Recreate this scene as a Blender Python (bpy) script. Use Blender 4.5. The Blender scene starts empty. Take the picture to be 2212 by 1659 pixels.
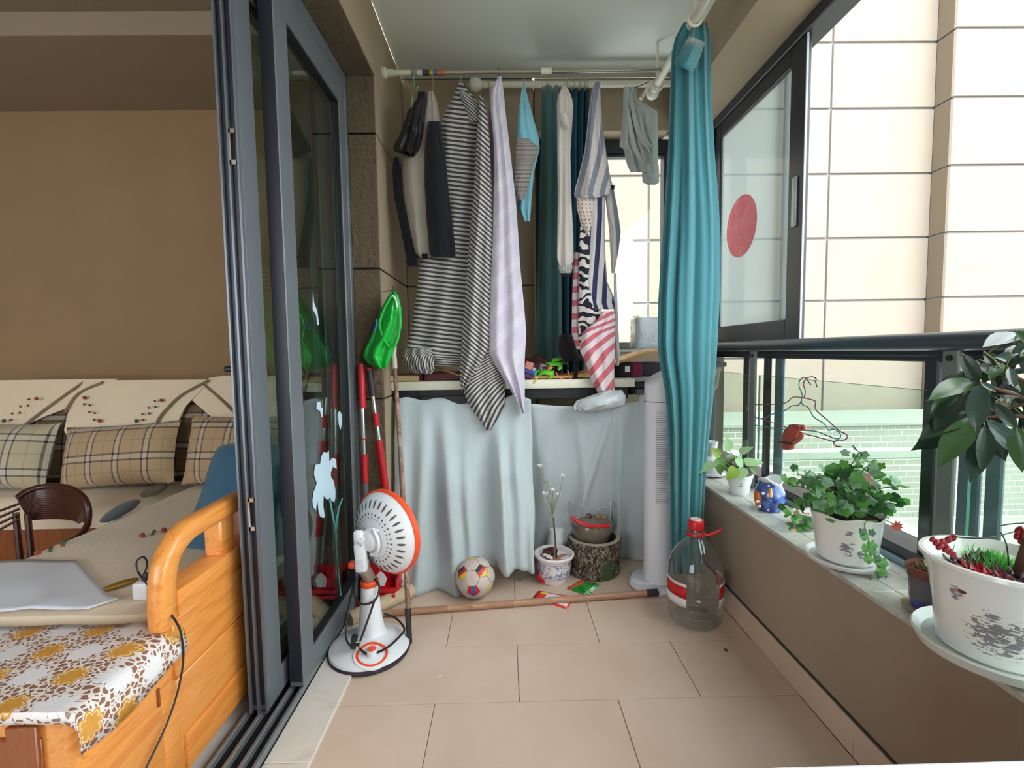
import bpy, bmesh, math, random
import numpy as np
from mathutils import Vector, Matrix, noise
random.seed(7)
PI = math.pi
V = Vector
sc = bpy.context.scene
COL = sc.collection
# ---------------------------------------------------------------- camera
F, CX, CY, HC = 1020.0, 1106.0, 829.5, 1.15
def _rot(p, y, r):
    cy, sy, cp, sp, cr, sr = math.cos(y), math.sin(y), math.cos(p), math.sin(p), math.cos(r), math.sin(r)
    R0 = np.array([[1, 0, 0], [0, 0, -1], [0, 1, 0]]); Ry = np.array([[cy, sy, 0], [-sy, cy, 0], [0, 0, 1]])
    Rp = np.array([[1, 0, 0], [0, cp, -sp], [0, sp, cp]]); Rr = np.array([[cr, sr, 0], [-sr, cr, 0], [0, 0, 1]])
    return Rr @ Rp @ R0 @ Ry
RM = _rot(.0678, -.0147, .0141)
cam_d = bpy.data.cameras.new('camera'); cam = bpy.data.objects.new('camera', cam_d); COL.objects.link(cam)
cam_d.sensor_width = 36; cam_d.lens = F / 2212 * 36; cam_d.clip_start = .02; cam_d.clip_end = 200
cam.matrix_world = Matrix(((RM[0][0], -RM[1][0], -RM[2][0], 0), (RM[0][1], -RM[1][1], -RM[2][1], 0),
                           (RM[0][2], -RM[1][2], -RM[2][2], HC), (0, 0, 0, 1)))
sc.camera = cam
def ray(px, py):
    d = RM.T @ np.array([px - CX, py - CY, F]); return V((float(d[0]), float(d[1]), float(d[2])))
def at(px, py, Y):
    d = ray(px, py); return V((0, 0, HC)) + d * (Y / d.y)
def onz(px, py, z=0.0):
    d = ray(px, py); return V((0, 0, HC)) + d * ((z - HC) / d.z)
def onx(px, py, x):
    d = ray(px, py); return V((0, 0, HC)) + d * (x / d.x)
# ---------------------------------------------------------------- sky, sun, exposure
w = bpy.data.worlds.new('sky'); sc.world = w; w.use_nodes = True
bg = w.node_tree.nodes['Background']; bg.inputs[0].default_value = (.90, .96, 1.0, 1); bg.inputs[1].default_value = 2.6
sl = bpy.data.lights.new('sun', 'SUN'); sl.energy = 1.2; sl.angle = math.radians(60); sl.color = (1, .96, .9)
sun = bpy.data.objects.new('sun', sl); COL.objects.link(sun)
sun.rotation_euler = V((.45, -.5, .9)).to_track_quat('Z', 'Y').to_euler()
sc.view_settings.view_transform = 'Standard'; sc.view_settings.look = 'None'
sc.view_settings.gamma = 1; sc.view_settings.use_curve_mapping = False
sc.view_settings.exposure = 1.3
cy_ = sc.cycles
cy_.max_bounces = 12; cy_.diffuse_bounces = 6; cy_.transparent_max_bounces = 24; cy_.sample_clamp_indirect = 6
cy_.caustics_reflective = False; cy_.caustics_refractive = False
# ---------------------------------------------------------------- helpers
WO = {}
def _lin(c):
    return tuple(((x / 255) / 12.92 if x / 255 <= .04045 else ((x / 255 + .055) / 1.055) ** 2.4) for x in c) + (1,)
def add(name, bm, m, parent=None, smooth=True, origin=None, thick=0, label=None, cat=None, group=None, kind=None):
    bmesh.ops.recalc_face_normals(bm, faces=bm.faces)
    if parent is not None: org = WO[parent]
    elif origin is not None: org = V(origin)
    else:
        cs = [v.co for v in bm.verts]
        org = V(((min(c.x for c in cs) + max(c.x for c in cs)) / 2, (min(c.y for c in cs) + max(c.y for c in cs)) / 2, min(c.z for c in cs)))
    bmesh.ops.translate(bm, verts=bm.verts, vec=-org)
    me = bpy.data.meshes.new(name); bm.to_mesh(me); bm.free()
    for mm in (m if isinstance(m, (list, tuple)) else [m]): me.materials.append(mm)
    if smooth:
        me.polygons.foreach_set('use_smooth', [True] * len(me.polygons)); me.set_sharp_from_angle(angle=math.radians(38))
    o = bpy.data.objects.new(name, me); COL.objects.link(o)
    if parent is not None: o.parent = parent
    else: o.location = org
    WO[o] = org
    if thick:
        md = o.modifiers.new('thickness', 'SOLIDIFY'); md.thickness = thick; md.offset = 0
    tag(o, label, cat, group, kind)
    return o
def tag(o, label=None, cat=None, group=None, kind=None):
    if label: o['label'] = label
    if cat: o['category'] = cat
    if group: o['group'] = group
    if kind: o['kind'] = kind
    return o
def thing(name, label, cat, loc, group=None):
    o = bpy.data.objects.new(name, None); COL.objects.link(o); o.location = V(loc); o.empty_display_size = .05
    WO[o] = V(loc); return tag(o, label, cat, group)
def struct(name, loc=(0, 0, 0)):
    o = bpy.data.objects.new(name, None); COL.objects.link(o); o.location = V(loc); o['kind'] = 'structure'; WO[o] = V(loc); return o
def inst(name, me, parent, loc, rot=None, scale=1.0):
    """one more object of a shared mesh, as a part of parent (world loc)"""
    o = bpy.data.objects.new(name, me); COL.objects.link(o); o.parent = parent
    M = Matrix.Translation(V(loc) - WO[parent])
    if rot is not None: M = M @ rot.to_4x4()
    o.matrix_basis = M @ Matrix.Scale(scale, 4); WO[o] = V(loc); return o
def B(): return bmesh.new()
def box(bm, x0, x1, y0, y1, z0, z1, bev=0, seg=2, mat=None, taper=0):
    x0, x1 = min(x0, x1), max(x0, x1); y0, y1 = min(y0, y1), max(y0, y1); z0, z1 = min(z0, z1), max(z0, z1)
    r = bmesh.ops.create_cube(bm, size=1, matrix=Matrix.Translation(((x0 + x1) / 2, (y0 + y1) / 2, (z0 + z1) / 2)) @ Matrix.Diagonal((x1 - x0, y1 - y0, z1 - z0, 1)))
    vs = r['verts']; fs = list({f for v in vs for f in v.link_faces})
    if bev:
        es = list({e for v in vs for e in v.link_edges})
        rr = bmesh.ops.bevel(bm, geom=es, offset=bev, segments=seg, affect='EDGES', profile=.5)
        fs = list({f for f in rr['faces']} | {f for f in fs if f.is_valid}); vs = list({v for f in fs for v in f.verts})
    return vs
def xf(bm, vs, M): bmesh.ops.transform(bm, matrix=M, verts=vs)
def rbox(bm, c, size, rot, bev=0, seg=2):
    vs = box(bm, -size[0] / 2, size[0] / 2, -size[1] / 2, size[1] / 2, -size[2] / 2, size[2] / 2, bev, seg)
    xf(bm, vs, Matrix.Translation(V(c)) @ rot.to_4x4()); return vs
def frame(d):
    d = V(d).normalized(); u = d.cross(V((0, 0, 1)));
    if u.length < 1e-3: u = V((1, 0, 0))
    u.normalize(); return d, u, d.cross(u).normalized()
def tube(bm, pts, r, n=10, cap=True, closed=False):
    pts = [V(p) for p in pts]; N = len(pts); rs = r if isinstance(r, (list, tuple)) else [r] * N
    rings = []; u = None
    for i, p in enumerate(pts):
        if closed: d = pts[(i + 1) % N] - pts[i - 1]
        else: d = pts[min(i + 1, N - 1)] - pts[max(i - 1, 0)]
        if d.length < 1e-9: d = V((0, 0, 1))
        d.normalize()
        if u is None: u = frame(d)[1]
        u = (u - d * u.dot(d))
        if u.length < 1e-6: u = frame(d)[1]
        u.normalize(); v = d.cross(u)
        rings.append([bm.verts.new(p + (u * math.cos(a) + v * math.sin(a)) * rs[i]) for a in [2 * PI * k / n for k in range(n)]])
    for i in range(N if closed else N - 1):
        a, b = rings[i], rings[(i + 1) % N]
        for k in range(n): bm.faces.new((a[k], a[(k + 1) % n], b[(k + 1) % n], b[k]))
    if cap and not closed: bm.faces.new(rings[0][::-1]); bm.faces.new(rings[-1])
    return rings
def lathe(bm, prof, c=(0, 0, 0), n=32, M=None, fn=None, mats=None):
    """prof: [(r,z)...]; revolves round z through c (or by matrix M)"""
    M = M or Matrix.Translation(V(c)); rings = []
    for (r, z) in prof:
        if r < 1e-6: rings.append([bm.verts.new(M @ V((0, 0, z)))])
        else:
            ring = []
            for k in range(n):
                a = 2 * PI * k / n; p = V((r * math.cos(a), r * math.sin(a), z))
                if fn: p = fn(p, a)
                ring.append(bm.verts.new(M @ p))
            rings.append(ring)
    for i in range(len(rings) - 1):
        a, b = rings[i], rings[i + 1]; fs = []
        if len(a) == 1 and len(b) == 1: continue
        if len(a) == 1: fs = [bm.faces.new((a[0], b[k], b[(k + 1) % n])) for k in range(n)]
        elif len(b) == 1: fs = [bm.faces.new((a[k], a[(k + 1) % n], b[0])) for k in range(n)]
        else: fs = [bm.faces.new((a[k], a[(k + 1) % n], b[(k + 1) % n], b[k])) for k in range(n)]
        if mats:
            for f in fs: f.material_index = mats[i]
    return rings
def cyl(bm, p0, p1, r, n=16): return tube(bm, [p0, p1], r, n)
def grid(bm, P, UV=None, closed=False):
    """P[row][col] points -> quads; UV same shape"""
    uvl = bm.loops.layers.uv.verify() if UV else None
    vs = [[bm.verts.new(V(p)) for p in row] for row in P]; R, C = len(P), len(P[0])
    for i in range(R - 1):
        for j in range(C if closed else C - 1):
            j2 = (j + 1) % C
            try: f = bm.faces.new((vs[i][j], vs[i][j2], vs[i + 1][j2], vs[i + 1][j]))
            except ValueError: continue
            if UV:
                for l, (a, b) in zip(f.loops, ((i, j), (i, j2), (i + 1, j2), (i + 1, j))): l[uvl].uv = UV[a][b]
    return vs
def poly(bm, pts, d, mat=0):
    """flat outline pts (3D) extruded by vector d -> closed prism"""
    a = [bm.verts.new(V(p)) for p in pts]; b = [bm.verts.new(V(p) + V(d)) for p in pts]; n = len(pts)
    fs = [bm.faces.new(a), bm.faces.new(b[::-1])] + [bm.faces.new((a[i], b[i], b[(i + 1) % n], a[(i + 1) % n])) for i in range(n)]
    for f in fs: f.material_index = mat
    return fs
def smooth_pts(pts, k=6, closed=False):
    pts = [V(p) for p in pts]; N = len(pts); out = []
    for i in range(N if closed else N - 1):
        p0 = pts[i - 1] if (closed or i > 0) else pts[0]; p1 = pts[i]; p2 = pts[(i + 1) % N]
        p3 = pts[(i + 2) % N] if closed else pts[min(i + 2, N - 1)]
        for j in range(k):
            t = j / k
            out.append(.5 * ((2 * p1) + (p2 - p0) * t + (2 * p0 - 5 * p1 + 4 * p2 - p3) * t * t + (3 * p1 - p0 - 3 * p2 + p3) * t ** 3))
    if not closed: out.append(pts[-1])
    return out
def interp(tab, x):
    """tab rows sorted by first value; monotone linear interpolation of the other values"""
    if x <= tab[0][0]: return tab[0][1:]
    for a, b in zip(tab, tab[1:]):
        if x <= b[0]:
            t = (x - a[0]) / (b[0] - a[0]); return tuple(p + (q - p) * t for p, q in zip(a[1:], b[1:]))
    return tab[-1][1:]
# ---------------------------------------------------------------- materials
class NT:
    def __init__(s, name):
        s.m = bpy.data.materials.new(name); s.m.use_nodes = True; s.t = s.m.node_tree; s.b = s.t.nodes['Principled BSDF']; s.out = s.t.nodes['Material Output']
    def n(s, typ, **kw):
        nd = s.t.nodes.new(typ)
        for k, v in kw.items():
            if isinstance(k, str) and hasattr(nd, k) and not k.startswith('i_'): setattr(nd, k, v)
        return nd
    def l(s, a, b): s.t.links.new(a, b)
    def math(s, op, a, b=None, c=None):
        nd = s.t.nodes.new('ShaderNodeMath'); nd.operation = op
        for i, x in enumerate((a, b, c)):
            if x is None: continue
            if isinstance(x, (int, float)): nd.inputs[i].default_value = x
            else: s.l(x, nd.inputs[i])
        return nd.outputs[0]
    def mix(s, f, a, b):
        nd = s.t.nodes.new('ShaderNodeMix'); nd.data_type = 'RGBA'
        for sock, x in ((nd.inputs[0], f), (nd.inputs[6], a), (nd.inputs[7], b)):
            if isinstance(x, (int, float)): sock.default_value = x
            elif isinstance(x, tuple): sock.default_value = _lin(x) if len(x) == 3 else x
            else: s.l(x, sock)
        return nd.outputs[2]
    def co(s, kind='Object'): return s.t.nodes.new('ShaderNodeTexCoord').outputs[kind]
    def noise(s, sc_, det=4, rough=.6, vec=None, dist=0):
        nd = s.t.nodes.new('ShaderNodeTexNoise'); nd.inputs['Scale'].default_value = sc_; nd.inputs['Detail'].default_value = det
        nd.inputs['Roughness'].default_value = rough; nd.inputs['Distortion'].default_value = dist
        s.l(vec if vec is not None else s.co(), nd.inputs['Vector']); return nd.outputs['Fac']
    def ramp(s, f, p):
        nd = s.t.nodes.new('ShaderNodeValToRGB'); e = nd.color_ramp.elements
        while len(e) < len(p): e.new(.5)
        for el, (q, c) in zip(e, p): el.position = q; el.color = _lin(c) if len(c) == 3 else c
        s.l(f, nd.inputs[0]); return nd.outputs[0]
    def bump(s, h, st=.3, d=.01):
        nd = s.t.nodes.new('ShaderNodeBump'); nd.inputs['Strength'].default_value = st; nd.inputs['Distance'].default_value = d
        s.l(h, nd.inputs['Height']); s.l(nd.outputs[0], s.b.inputs['Normal']); return nd
    def base(s, c):
        if isinstance(c, tuple): s.b.inputs['Base Color'].default_value = _lin(c)
        else: s.l(c, s.b.inputs['Base Color'])
    def set(s, rough=.5, metal=0, spec=.5, sheen=0, trans=0, coat=0, sss=0):
        b = s.b.inputs; b['Roughness'].default_value = rough; b['Metallic'].default_value = metal; b['Specular IOR Level'].default_value = spec
        b['Sheen Weight'].default_value = sheen; b['Transmission Weight'].default_value = trans; b['Coat Weight'].default_value = coat
        return s.m
MC = {}
def mat(name, c, rough=.5, metal=0, var=.10, vs=6, bump=0, bs=80, spec=.5, sheen=0, coat=0, c2=None):
    if name in MC: return MC[name]
    k = NT(name)
    c2 = c2 or tuple(max(0, x * (1 - var * 1.6)) for x in c)
    k.base(k.mix(k.noise(vs, 5), c, c2) if var or c2 else c)
    if bump: k.bump(k.noise(bs, 3), bump, .004)
    MC[name] = k.set(rough, metal, spec, sheen, 0, coat); return MC[name]
def cloth(name, c, var=.08, rough=.9, bump=.25, sheen=.2, vs=5):
    """woven cloth: fine crossed threads as relief"""
    if name in MC: return MC[name]
    k = NT(name); k.base(k.mix(k.noise(vs, 4), c, tuple(x * (1 - 2 * var) for x in c)))
    wv = k.math('ADD', k.noise(260, 2), k.noise(9, 3)); k.bump(wv, bump, .004)
    MC[name] = k.set(rough, 0, .2, sheen); return MC[name]
def stripes(name, c1, c2, freq, axis=1, duty=.5, wob=.0, third=None):
    """woven stripes along a UV axis (metres); freq per metre"""
    k = NT(name); uv = k.co('UV'); sp = k.t.nodes.new('ShaderNodeSeparateXYZ'); k.l(uv, sp.inputs[0])
    v = k.math('MULTIPLY', sp.outputs[axis], freq)
    if wob: v = k.math('ADD', v, k.math('MULTIPLY', k.noise(7, 2), wob))
    f = k.math('FRACT', v); g = k.math('GREATER_THAN', f, duty)
    col = k.mix(g, c1, c2)
    if third: col = k.mix(k.math('LESS_THAN', k.math('FRACT', k.math('MULTIPLY', v, .25)), .25), col, third)
    k.base(k.mix(k.math('MULTIPLY', k.noise(6, 4), .25), col, (60, 60, 66)))
    k.bump(k.math('ADD', k.noise(260, 2), k.noise(9, 3)), .25, .004)
    return k.set(.9, 0, .2, .1)
def glassmat(name, tint=(235, 248, 240), refl=1.0, haze=0.0, rough=.02):
    """thin pane: see-through with a mirror reflection at the fresnel rate"""
    if name in MC: return MC[name]
    k = NT(name); t = k.t; t.nodes.remove(k.b)
    tr = t.nodes.new('ShaderNodeBsdfTransparent'); tr.inputs[0].default_value = _lin(tint)
    gl = t.nodes.new('ShaderNodeBsdfGlossy'); gl.inputs['Roughness'].default_value = rough
    lw = t.nodes.new('ShaderNodeLayerWeight'); lw.inputs[0].default_value = .5
    fres = k.math('ADD', k.math('MULTIPLY', k.math('POWER', lw.outputs['Facing'], 4.0), .9), .035)
    mx = t.nodes.new('ShaderNodeMixShader'); k.l(k.math('MULTIPLY', fres, refl), mx.inputs[0]); k.l(tr.outputs[0], mx.inputs[1]); k.l(gl.outputs[0], mx.inputs[2])
    last = mx.outputs[0]
    if haze:
        df = t.nodes.new('ShaderNodeBsdfDiffuse'); df.inputs[0].default_value = _lin((178, 186, 186))
        tl = t.nodes.new('ShaderNodeBsdfTranslucent'); tl.inputs[0].default_value = _lin((178, 188, 188))
        m1 = t.nodes.new('ShaderNodeMixShader'); m1.inputs[0].default_value = .5; k.l(df.outputs[0], m1.inputs[1]); k.l(tl.outputs[0], m1.inputs[2])
        m2 = t.nodes.new('ShaderNodeMixShader'); m2.inputs[0].default_value = haze; k.l(last, m2.inputs[1]); k.l(m1.outputs[0], m2.inputs[2]); last = m2.outputs[0]
    k.l(last, k.out.inputs[0]); MC[name] = k.m; return k.m
M_black = mat('black plastic', (28, 28, 30), .45, var=.05)
M_white = mat('white plastic', (232, 234, 238), .35, var=.02)
M_grayframe = mat('grey powder coated aluminium', (104, 110, 116), .38, .0, .05, bump=.05, bs=400)
M_darkgroove = mat('dark rubber channel', (16, 16, 20), .6, var=0.03)
M_winframe = mat('anthracite aluminium', (40, 42, 50), .4, .0, .05)
M_chrome = mat('bright steel', (205, 205, 205), .2, 1.0, .02)
M_red = mat('red plastic', (205, 22, 34), .38, var=.04)
M_orange = mat('orange plastic', (238, 84, 40), .4, var=.03)
# ================================================================ STRUCTURE
XL, XR, YB, ZC = -.565, .97, 2.81, 2.71
YJ, XD, ZD = 2.21, -.69, 2.39
ZS, ZB, XW = .492, 2.455, 1.21
YF = -2.4
def stucco(name, c, bs, st, d, var=.08):
    k = NT(name); k.base(k.mix(k.noise(2.2, 6), c, tuple(x * (1 - var * 1.5) for x in c)))
    k.bump(k.noise(bs, 6, .65), st, d); return k.set(.92, 0, .2)
M_wall = stucco('tan sprayed wall paint', (172, 154, 130), 220, .35, .004)
M_rough = stucco('rough brown render', (140, 122, 100), 38, 1.0, .03, .16)
M_living = stucco('tan linen wallpaper', (168, 138, 106), 300, .2, .003)
M_ceil = stucco('white ceiling paint', (222, 226, 218), 40, .05, .002, .02)
M_para = stucco('brown wall paint', (172, 154, 138), 160, .3, .004, .10)
M_grout = mat('grey brown grout', (128, 112, 96), .9, var=.1)
def tilemat(name, a, b, c, scale=2.3, rough=.38):
    k = NT(name); oi = k.t.nodes.new('ShaderNodeObjectInfo'); va = k.t.nodes.new('ShaderNodeVectorMath'); va.operation = 'ADD'
    k.l(k.co('Object'), va.inputs[0]); k.l(oi.outputs['Location'], va.inputs[1])
    n1 = k.noise(scale, 6, .6, va.outputs[0], .4); n2 = k.noise(scale * 8, 4, .6, va.outputs[0])
    k.base(k.mix(k.math('MULTIPLY', n2, .35), k.ramp(n1, [(.3, a), (.55, b), (.75, c)]), a))
    k.bump(n2, .05, .002); return k.set(rough, 0, .45)
M_tile = tilemat('beige stoneware tile', (196, 172, 152), (208, 186, 168), (214, 198, 184))
M_marble = tilemat('pale marble', (206, 200, 192), (220, 214, 205), (190, 182, 172), 5, .3)
M_sill = tilemat('grey marble sill tile', (168, 168, 162), (196, 196, 190), (150, 150, 146), 14, .3)
M_lfloor = tilemat('pale living room tile', (205, 202, 196), (214, 210, 204), (198, 194, 188), 2, .2)
def piece(name, parent, x0, x1, y0, y1, z0, z1, m, bev=.0015, kind=None):
    bm = B(); box(bm, x0, x1, y0, y1, z0, z1, bev, 1); return add(name, bm, m, parent, False, kind=kind)
# ---- balcony floor
fl = struct('floor'); piece('grout_bed', fl, XL, XR, YF, YB, -.12, -.004, M_grout, 0)
r = 0; y = 1.4825 - 13 * .3045
while y < YB:
    off = .031 if (r % 2 == 1) else -.247
    x = off - 3 * .6045
    while x < XR:
        a, b = max(x + .001, XL), min(x + .6035, XR - .003)
        c, d = max(y + .001, YF), min(y + .3035, YB)
        if b - a > .01 and d - c > .01: piece('tile', fl, a, b, c, d, -.008, random.uniform(-.0006, 0), M_tile)
        x += .6045
    y += .3045; r += 1
# ---- threshold strip in marble
th = struct('trim_1')
for a, b in ((-1.6, .12), (.122, .66), (.662, 1.255), (1.257, 1.87), (1.872, YJ)):
    piece('marble_slab', th, XD - .002, XL + .003, a, b, -.01, .012, M_marble, .002)
# ---- ceiling
piece('ceiling', None, XL, XR + .02, YF, YB, ZC, ZC + .12, M_ceil, 0)['kind'] = 'structure'
# ---- left wall with door opening
wl = struct('wall_left')
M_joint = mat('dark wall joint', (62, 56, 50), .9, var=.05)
ZJ = [0, .94, 1.54, 2.14, ZC]
piece('wall_core', wl, -.83, XL - .012, YJ + .012, 3.05, 0, ZC, M_joint, 0)
for a, b in zip(ZJ, ZJ[1:]):
    piece('wall_panel', wl, -.05 + XD - .002 + .05, XL, YJ, YB, a + .004, b - .004, M_wall, .003)
    bm = B(); box(bm, XD, XL - .001, YJ - .006, YJ + .02, a + .004, min(b - .004, ZD), .003, 1)
    if a < ZD: add('render_panel', bm, M_rough, wl, False)
piece('header', wl, -.83, XL, -1.6, YJ, ZD + .008, ZC, M_wall, .002)
piece('header_render', wl, XD, XL - .0005, -1.6, YJ, ZD, ZD + .008, M_rough, 0)
piece('wall_end', wl, -.83, XL, YF, -1.6, 0, ZC, M_wall, 0)
# ---- back wall with window opening
wb = struct('wall_back')
piece('wall_core', wb, -.83, .182, YB + .012, 3.05, -.97, ZC + .1, M_joint, 0)
piece('wall_core', wb, .182, 1.32, YB + .012, 3.05, -.97, 1.14, M_joint, 0)
for a, b in zip(ZJ, ZJ[1:]): piece('wall_panel', wb, XL, .186, YB, YB + .02, a + .004, b - .004, M_wall, .003)
for a, b in ((0, .94), (.94, 1.15)): piece('wall_panel', wb, .194, XR, YB, YB + .02, a + .004, b - .004, M_wall, .003)
piece('lintel', wb, .194, XR, YB, 3.05, 2.415, ZC, M_wall, .002)
piece('window_ledge', wb, .194, 1.32, YB - .01, 3.0, 1.14, 1.155, M_sill, .002)
piece('reveal', wb, .182, .194, YB + .012, 3.05, 1.15, 2.415, M_wall, 0)
# ---- right wall: parapet, sill tiles, beam
wr = struct('wall_right')
piece('parapet', wr, XR, 1.36, YF, YB + .012, -.97, ZS - .014, M_para, .002)
y = -.5; i = 0
while y < YB:
    for a in (.962, 1.047, 1.132):
        piece('sill_tile', wr, a + .001, a + .0838, y + .001, min(y + .0995, YB), ZS - .013, ZS + random.uniform(-.0006, 0), M_sill, .001)
    y += .101
piece('sill_bed', wr, .966, 1.34, YF, YB, ZS - .014, ZS - .006, mat('pale grout', (205, 203, 198), .9, var=.04), 0)
piece('beam', wr, XR, 1.36, YF, YB + .24, ZB, ZC + .1, M_wall, .002)
sk = struct('baseboard_right')
y = 1.862 - 7 * .622
while y < YB:
    piece('skirting_tile', sk, XR - .009, XR + .002, max(y + .001, YF), min(y + .621, YB), 0, .098, M_tile, .0015); y += .622
piece('shadow_gap', sk, XR - .004, XR + .002, YF, YB, .099, .106, M_joint, 0)  # solid strip; the shade of the gap is put into its dark colour
piece('wall_front', None, -.83, 1.36, YF - .15, YF, -.97, ZC + .1, M_wall, 0)['kind'] = 'structure'
# ---- right window
M_glass = glassmat('clear window glass', (248, 251, 249), .6)
M_haze = glassmat('dusty window glass', (212, 219, 218), 1.0, .42)
wn = struct('window_1')
def fr(name, x0, x1, y0, y1, z0, z1, m=M_winframe, bev=.004): return piece(name, wn, x0, x1, y0, y1, z0, z1, m, bev)
M_blue = mat('lit blue grey stile', (112, 134, 148), .35, var=.05)  # blue grey is the lit look of the stiles, put into the colour
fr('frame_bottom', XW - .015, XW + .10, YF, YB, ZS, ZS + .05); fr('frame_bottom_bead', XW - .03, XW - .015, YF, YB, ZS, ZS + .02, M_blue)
fr('frame_top', XW, XW + .10, YF, YB, 2.40, ZB)
fr('transom', XW, XW + .10, YF, YB, 1.105, 1.165); fr('transom_lip', XW - .012, XW, YF, YB, 1.12, 1.15)
piece('corner_post', wn, XW + .002, XW + .04, 2.77, YB + .24, ZS, ZB, M_winframe, .003)
fr('frame_end', XW, XW + .03, 2.765, YB, ZS, ZB)
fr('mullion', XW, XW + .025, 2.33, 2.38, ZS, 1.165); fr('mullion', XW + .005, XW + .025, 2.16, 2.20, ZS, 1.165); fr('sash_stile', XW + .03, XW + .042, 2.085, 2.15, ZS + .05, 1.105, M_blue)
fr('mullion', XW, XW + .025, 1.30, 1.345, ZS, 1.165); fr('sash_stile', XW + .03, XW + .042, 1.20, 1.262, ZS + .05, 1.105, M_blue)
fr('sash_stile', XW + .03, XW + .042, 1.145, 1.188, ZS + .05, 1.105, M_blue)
for yy in (.35, -.55, -1.5): fr('mullion', XW, XW + .10, yy, yy + .08, ZS, 1.165)
for yy in (.1, -1.2): fr('mullion', XW, XW + .10, yy, yy + .08, 1.165, ZB)
for a, b in ((1.34, 2.16), (2.38, 2.765), (.43, 1.30)): fr('glass_pane', XW + .05, XW + .055, a, b, ZS + .045, 1.11, M_glass, 0)
# sliding upper sash
M_sash = M_winframe
bm = B()
box(bm, XW + .012, XW + .036, 1.95, 2.052, 1.165, 2.40, .004, 1); box(bm, XW + .012, XW + .036, 2.70, 2.76, 1.165, 2.40, .004, 1)
box(bm, XW + .012, XW + .036, 2.052, 2.70, 1.165, 1.275, .004, 1); box(bm, XW + .012, XW + .036, 2.052, 2.70, 2.325, 2.40, .004, 1)
sash = add('sash', bm, M_winframe, wn, False)
bm = B(); box(bm, XW + .022, XW + .027, 2.05, 2.70, 1.27, 2.33); add('glass_pane', bm, M_haze, sash, False)
bm = B(); box(bm, XW + .012, XW + .02, 1.946, 1.951, 1.17, 2.40); add('brush_strip', bm, mat('pale brush strip', (190, 200, 205), .7), sash, False)
bm = B(); box(bm, XW + .002, XW + .013, 1.983, 2.013, 1.655, 1.86, .005, 2)
hd = add('handle', bm, mat('silver handle', (178, 190, 190), .35, .3, .03), sash)
bm = B(); cyl(bm, (XW + .0195, 2.47, 1.78), (XW + .021, 2.47, 1.78), .155, 40)
k = NT('faded red paper'); k.base(k.ramp(k.noise(14, 6, .7), [(.3, (206, 96, 104)), (.6, (214, 122, 126)), (.8, (222, 158, 158))])); M_paper = k.set(.85)
add('round_sticker', bm, M_paper, sash, label='round faded red paper cut sticker')
bm = B(); box(bm, XW + .052, XW + .085, 2.09, 2.17, 1.165, 2.40, .004, 1); add('outer_sash_stile', bm, mat('grey aluminium', (120, 122, 128), .4), wn, False)
# ---- back window
w2 = struct('window_2')
def fr2(n, x0, x1, z0, z1, y0=2.92, y1=2.99): return piece(n, w2, x0, x1, y0, y1, z0, z1, M_winframe, .003)
fr2('frame_top', .194, 1.2, 2.335, 2.415); fr2('frame_top_bead', .194, 1.2, 2.318, 2.335, 2.93, 2.98); fr2('frame_bottom', .194, 1.2, 1.155, 1.20)
fr2('frame_side', .194, .25, 1.2, 2.335); fr2('mullion', .98, 1.05, 1.2, 2.335)
piece('glass_pane', w2, .25, .98, 2.95, 2.955, 1.2, 2.32, M_glass, 0); piece('glass_pane', w2, 1.05, 1.21, 2.95, 2.955, 1.2, 2.32, M_glass, 0)
# ---- glass balustrade inside the window
BX = 1.17
bal = thing('balustrade', 'grey metal handrail with posts and clear glass panels on the window sill', 'railing', (BX, 1.5, ZS))
bm = B()
prof = [(math.cos(a) * .028, math.sin(a) * .025) for a in [2 * PI * i / 14 for i in range(14)]]
ra = [bm.verts.new((BX - .008 + p[0], -1.8, 1.162 + p[1])) for p in prof]; rb = [bm.verts.new((BX - .008 + p[0], 2.75, 1.162 + p[1])) for p in prof]
for i in range(14): bm.faces.new((ra[i], ra[(i + 1) % 14], rb[(i + 1) % 14], rb[i]))
bm.faces.new(ra); bm.faces.new(rb)
add('handrail', bm, mat('grey green painted steel', (66, 76, 84), .3, .2, .05), bal)
M_post = mat('grey green post paint', (120, 132, 130), .4, .1, .05)
for yy in (2.19, 1.21, .25, -.75):
    bm = B(); box(bm, BX - .014, BX - .002, yy - .023, yy + .023, ZS, 1.142, .003, 1); add('post', bm, M_post, bal, False)
    bm = B(); cyl(bm, (BX - .013, yy, 1.118), (BX - .019, yy, 1.118), .008, 10); add('bolt', bm, M_black, bal)
M_bglass = glassmat('green tinted balustrade glass', (241, 248, 243), .5)
M_edge = mat('glass edge', (70, 130, 115), .15, var=.02)
for a, b in ((1.26, 2.155), (2.205, 2.73), (.30, 1.16), (-.70, .20)):
    bm = B(); box(bm, BX, BX + .008, a, b, .635, 1.026); g = add('glass_panel', bm, M_bglass, bal, False)
    bm = B(); box(bm, BX - .0002, BX + .0082, a, b, 1.0261, 1.0275); add('polished_edge', bm, M_edge, g, False)
    bm = B(); box(bm, BX - .0002, BX + .0082, b, b + .0015, .635, 1.0261); add('polished_edge', bm, M_edge, g, False)
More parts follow.
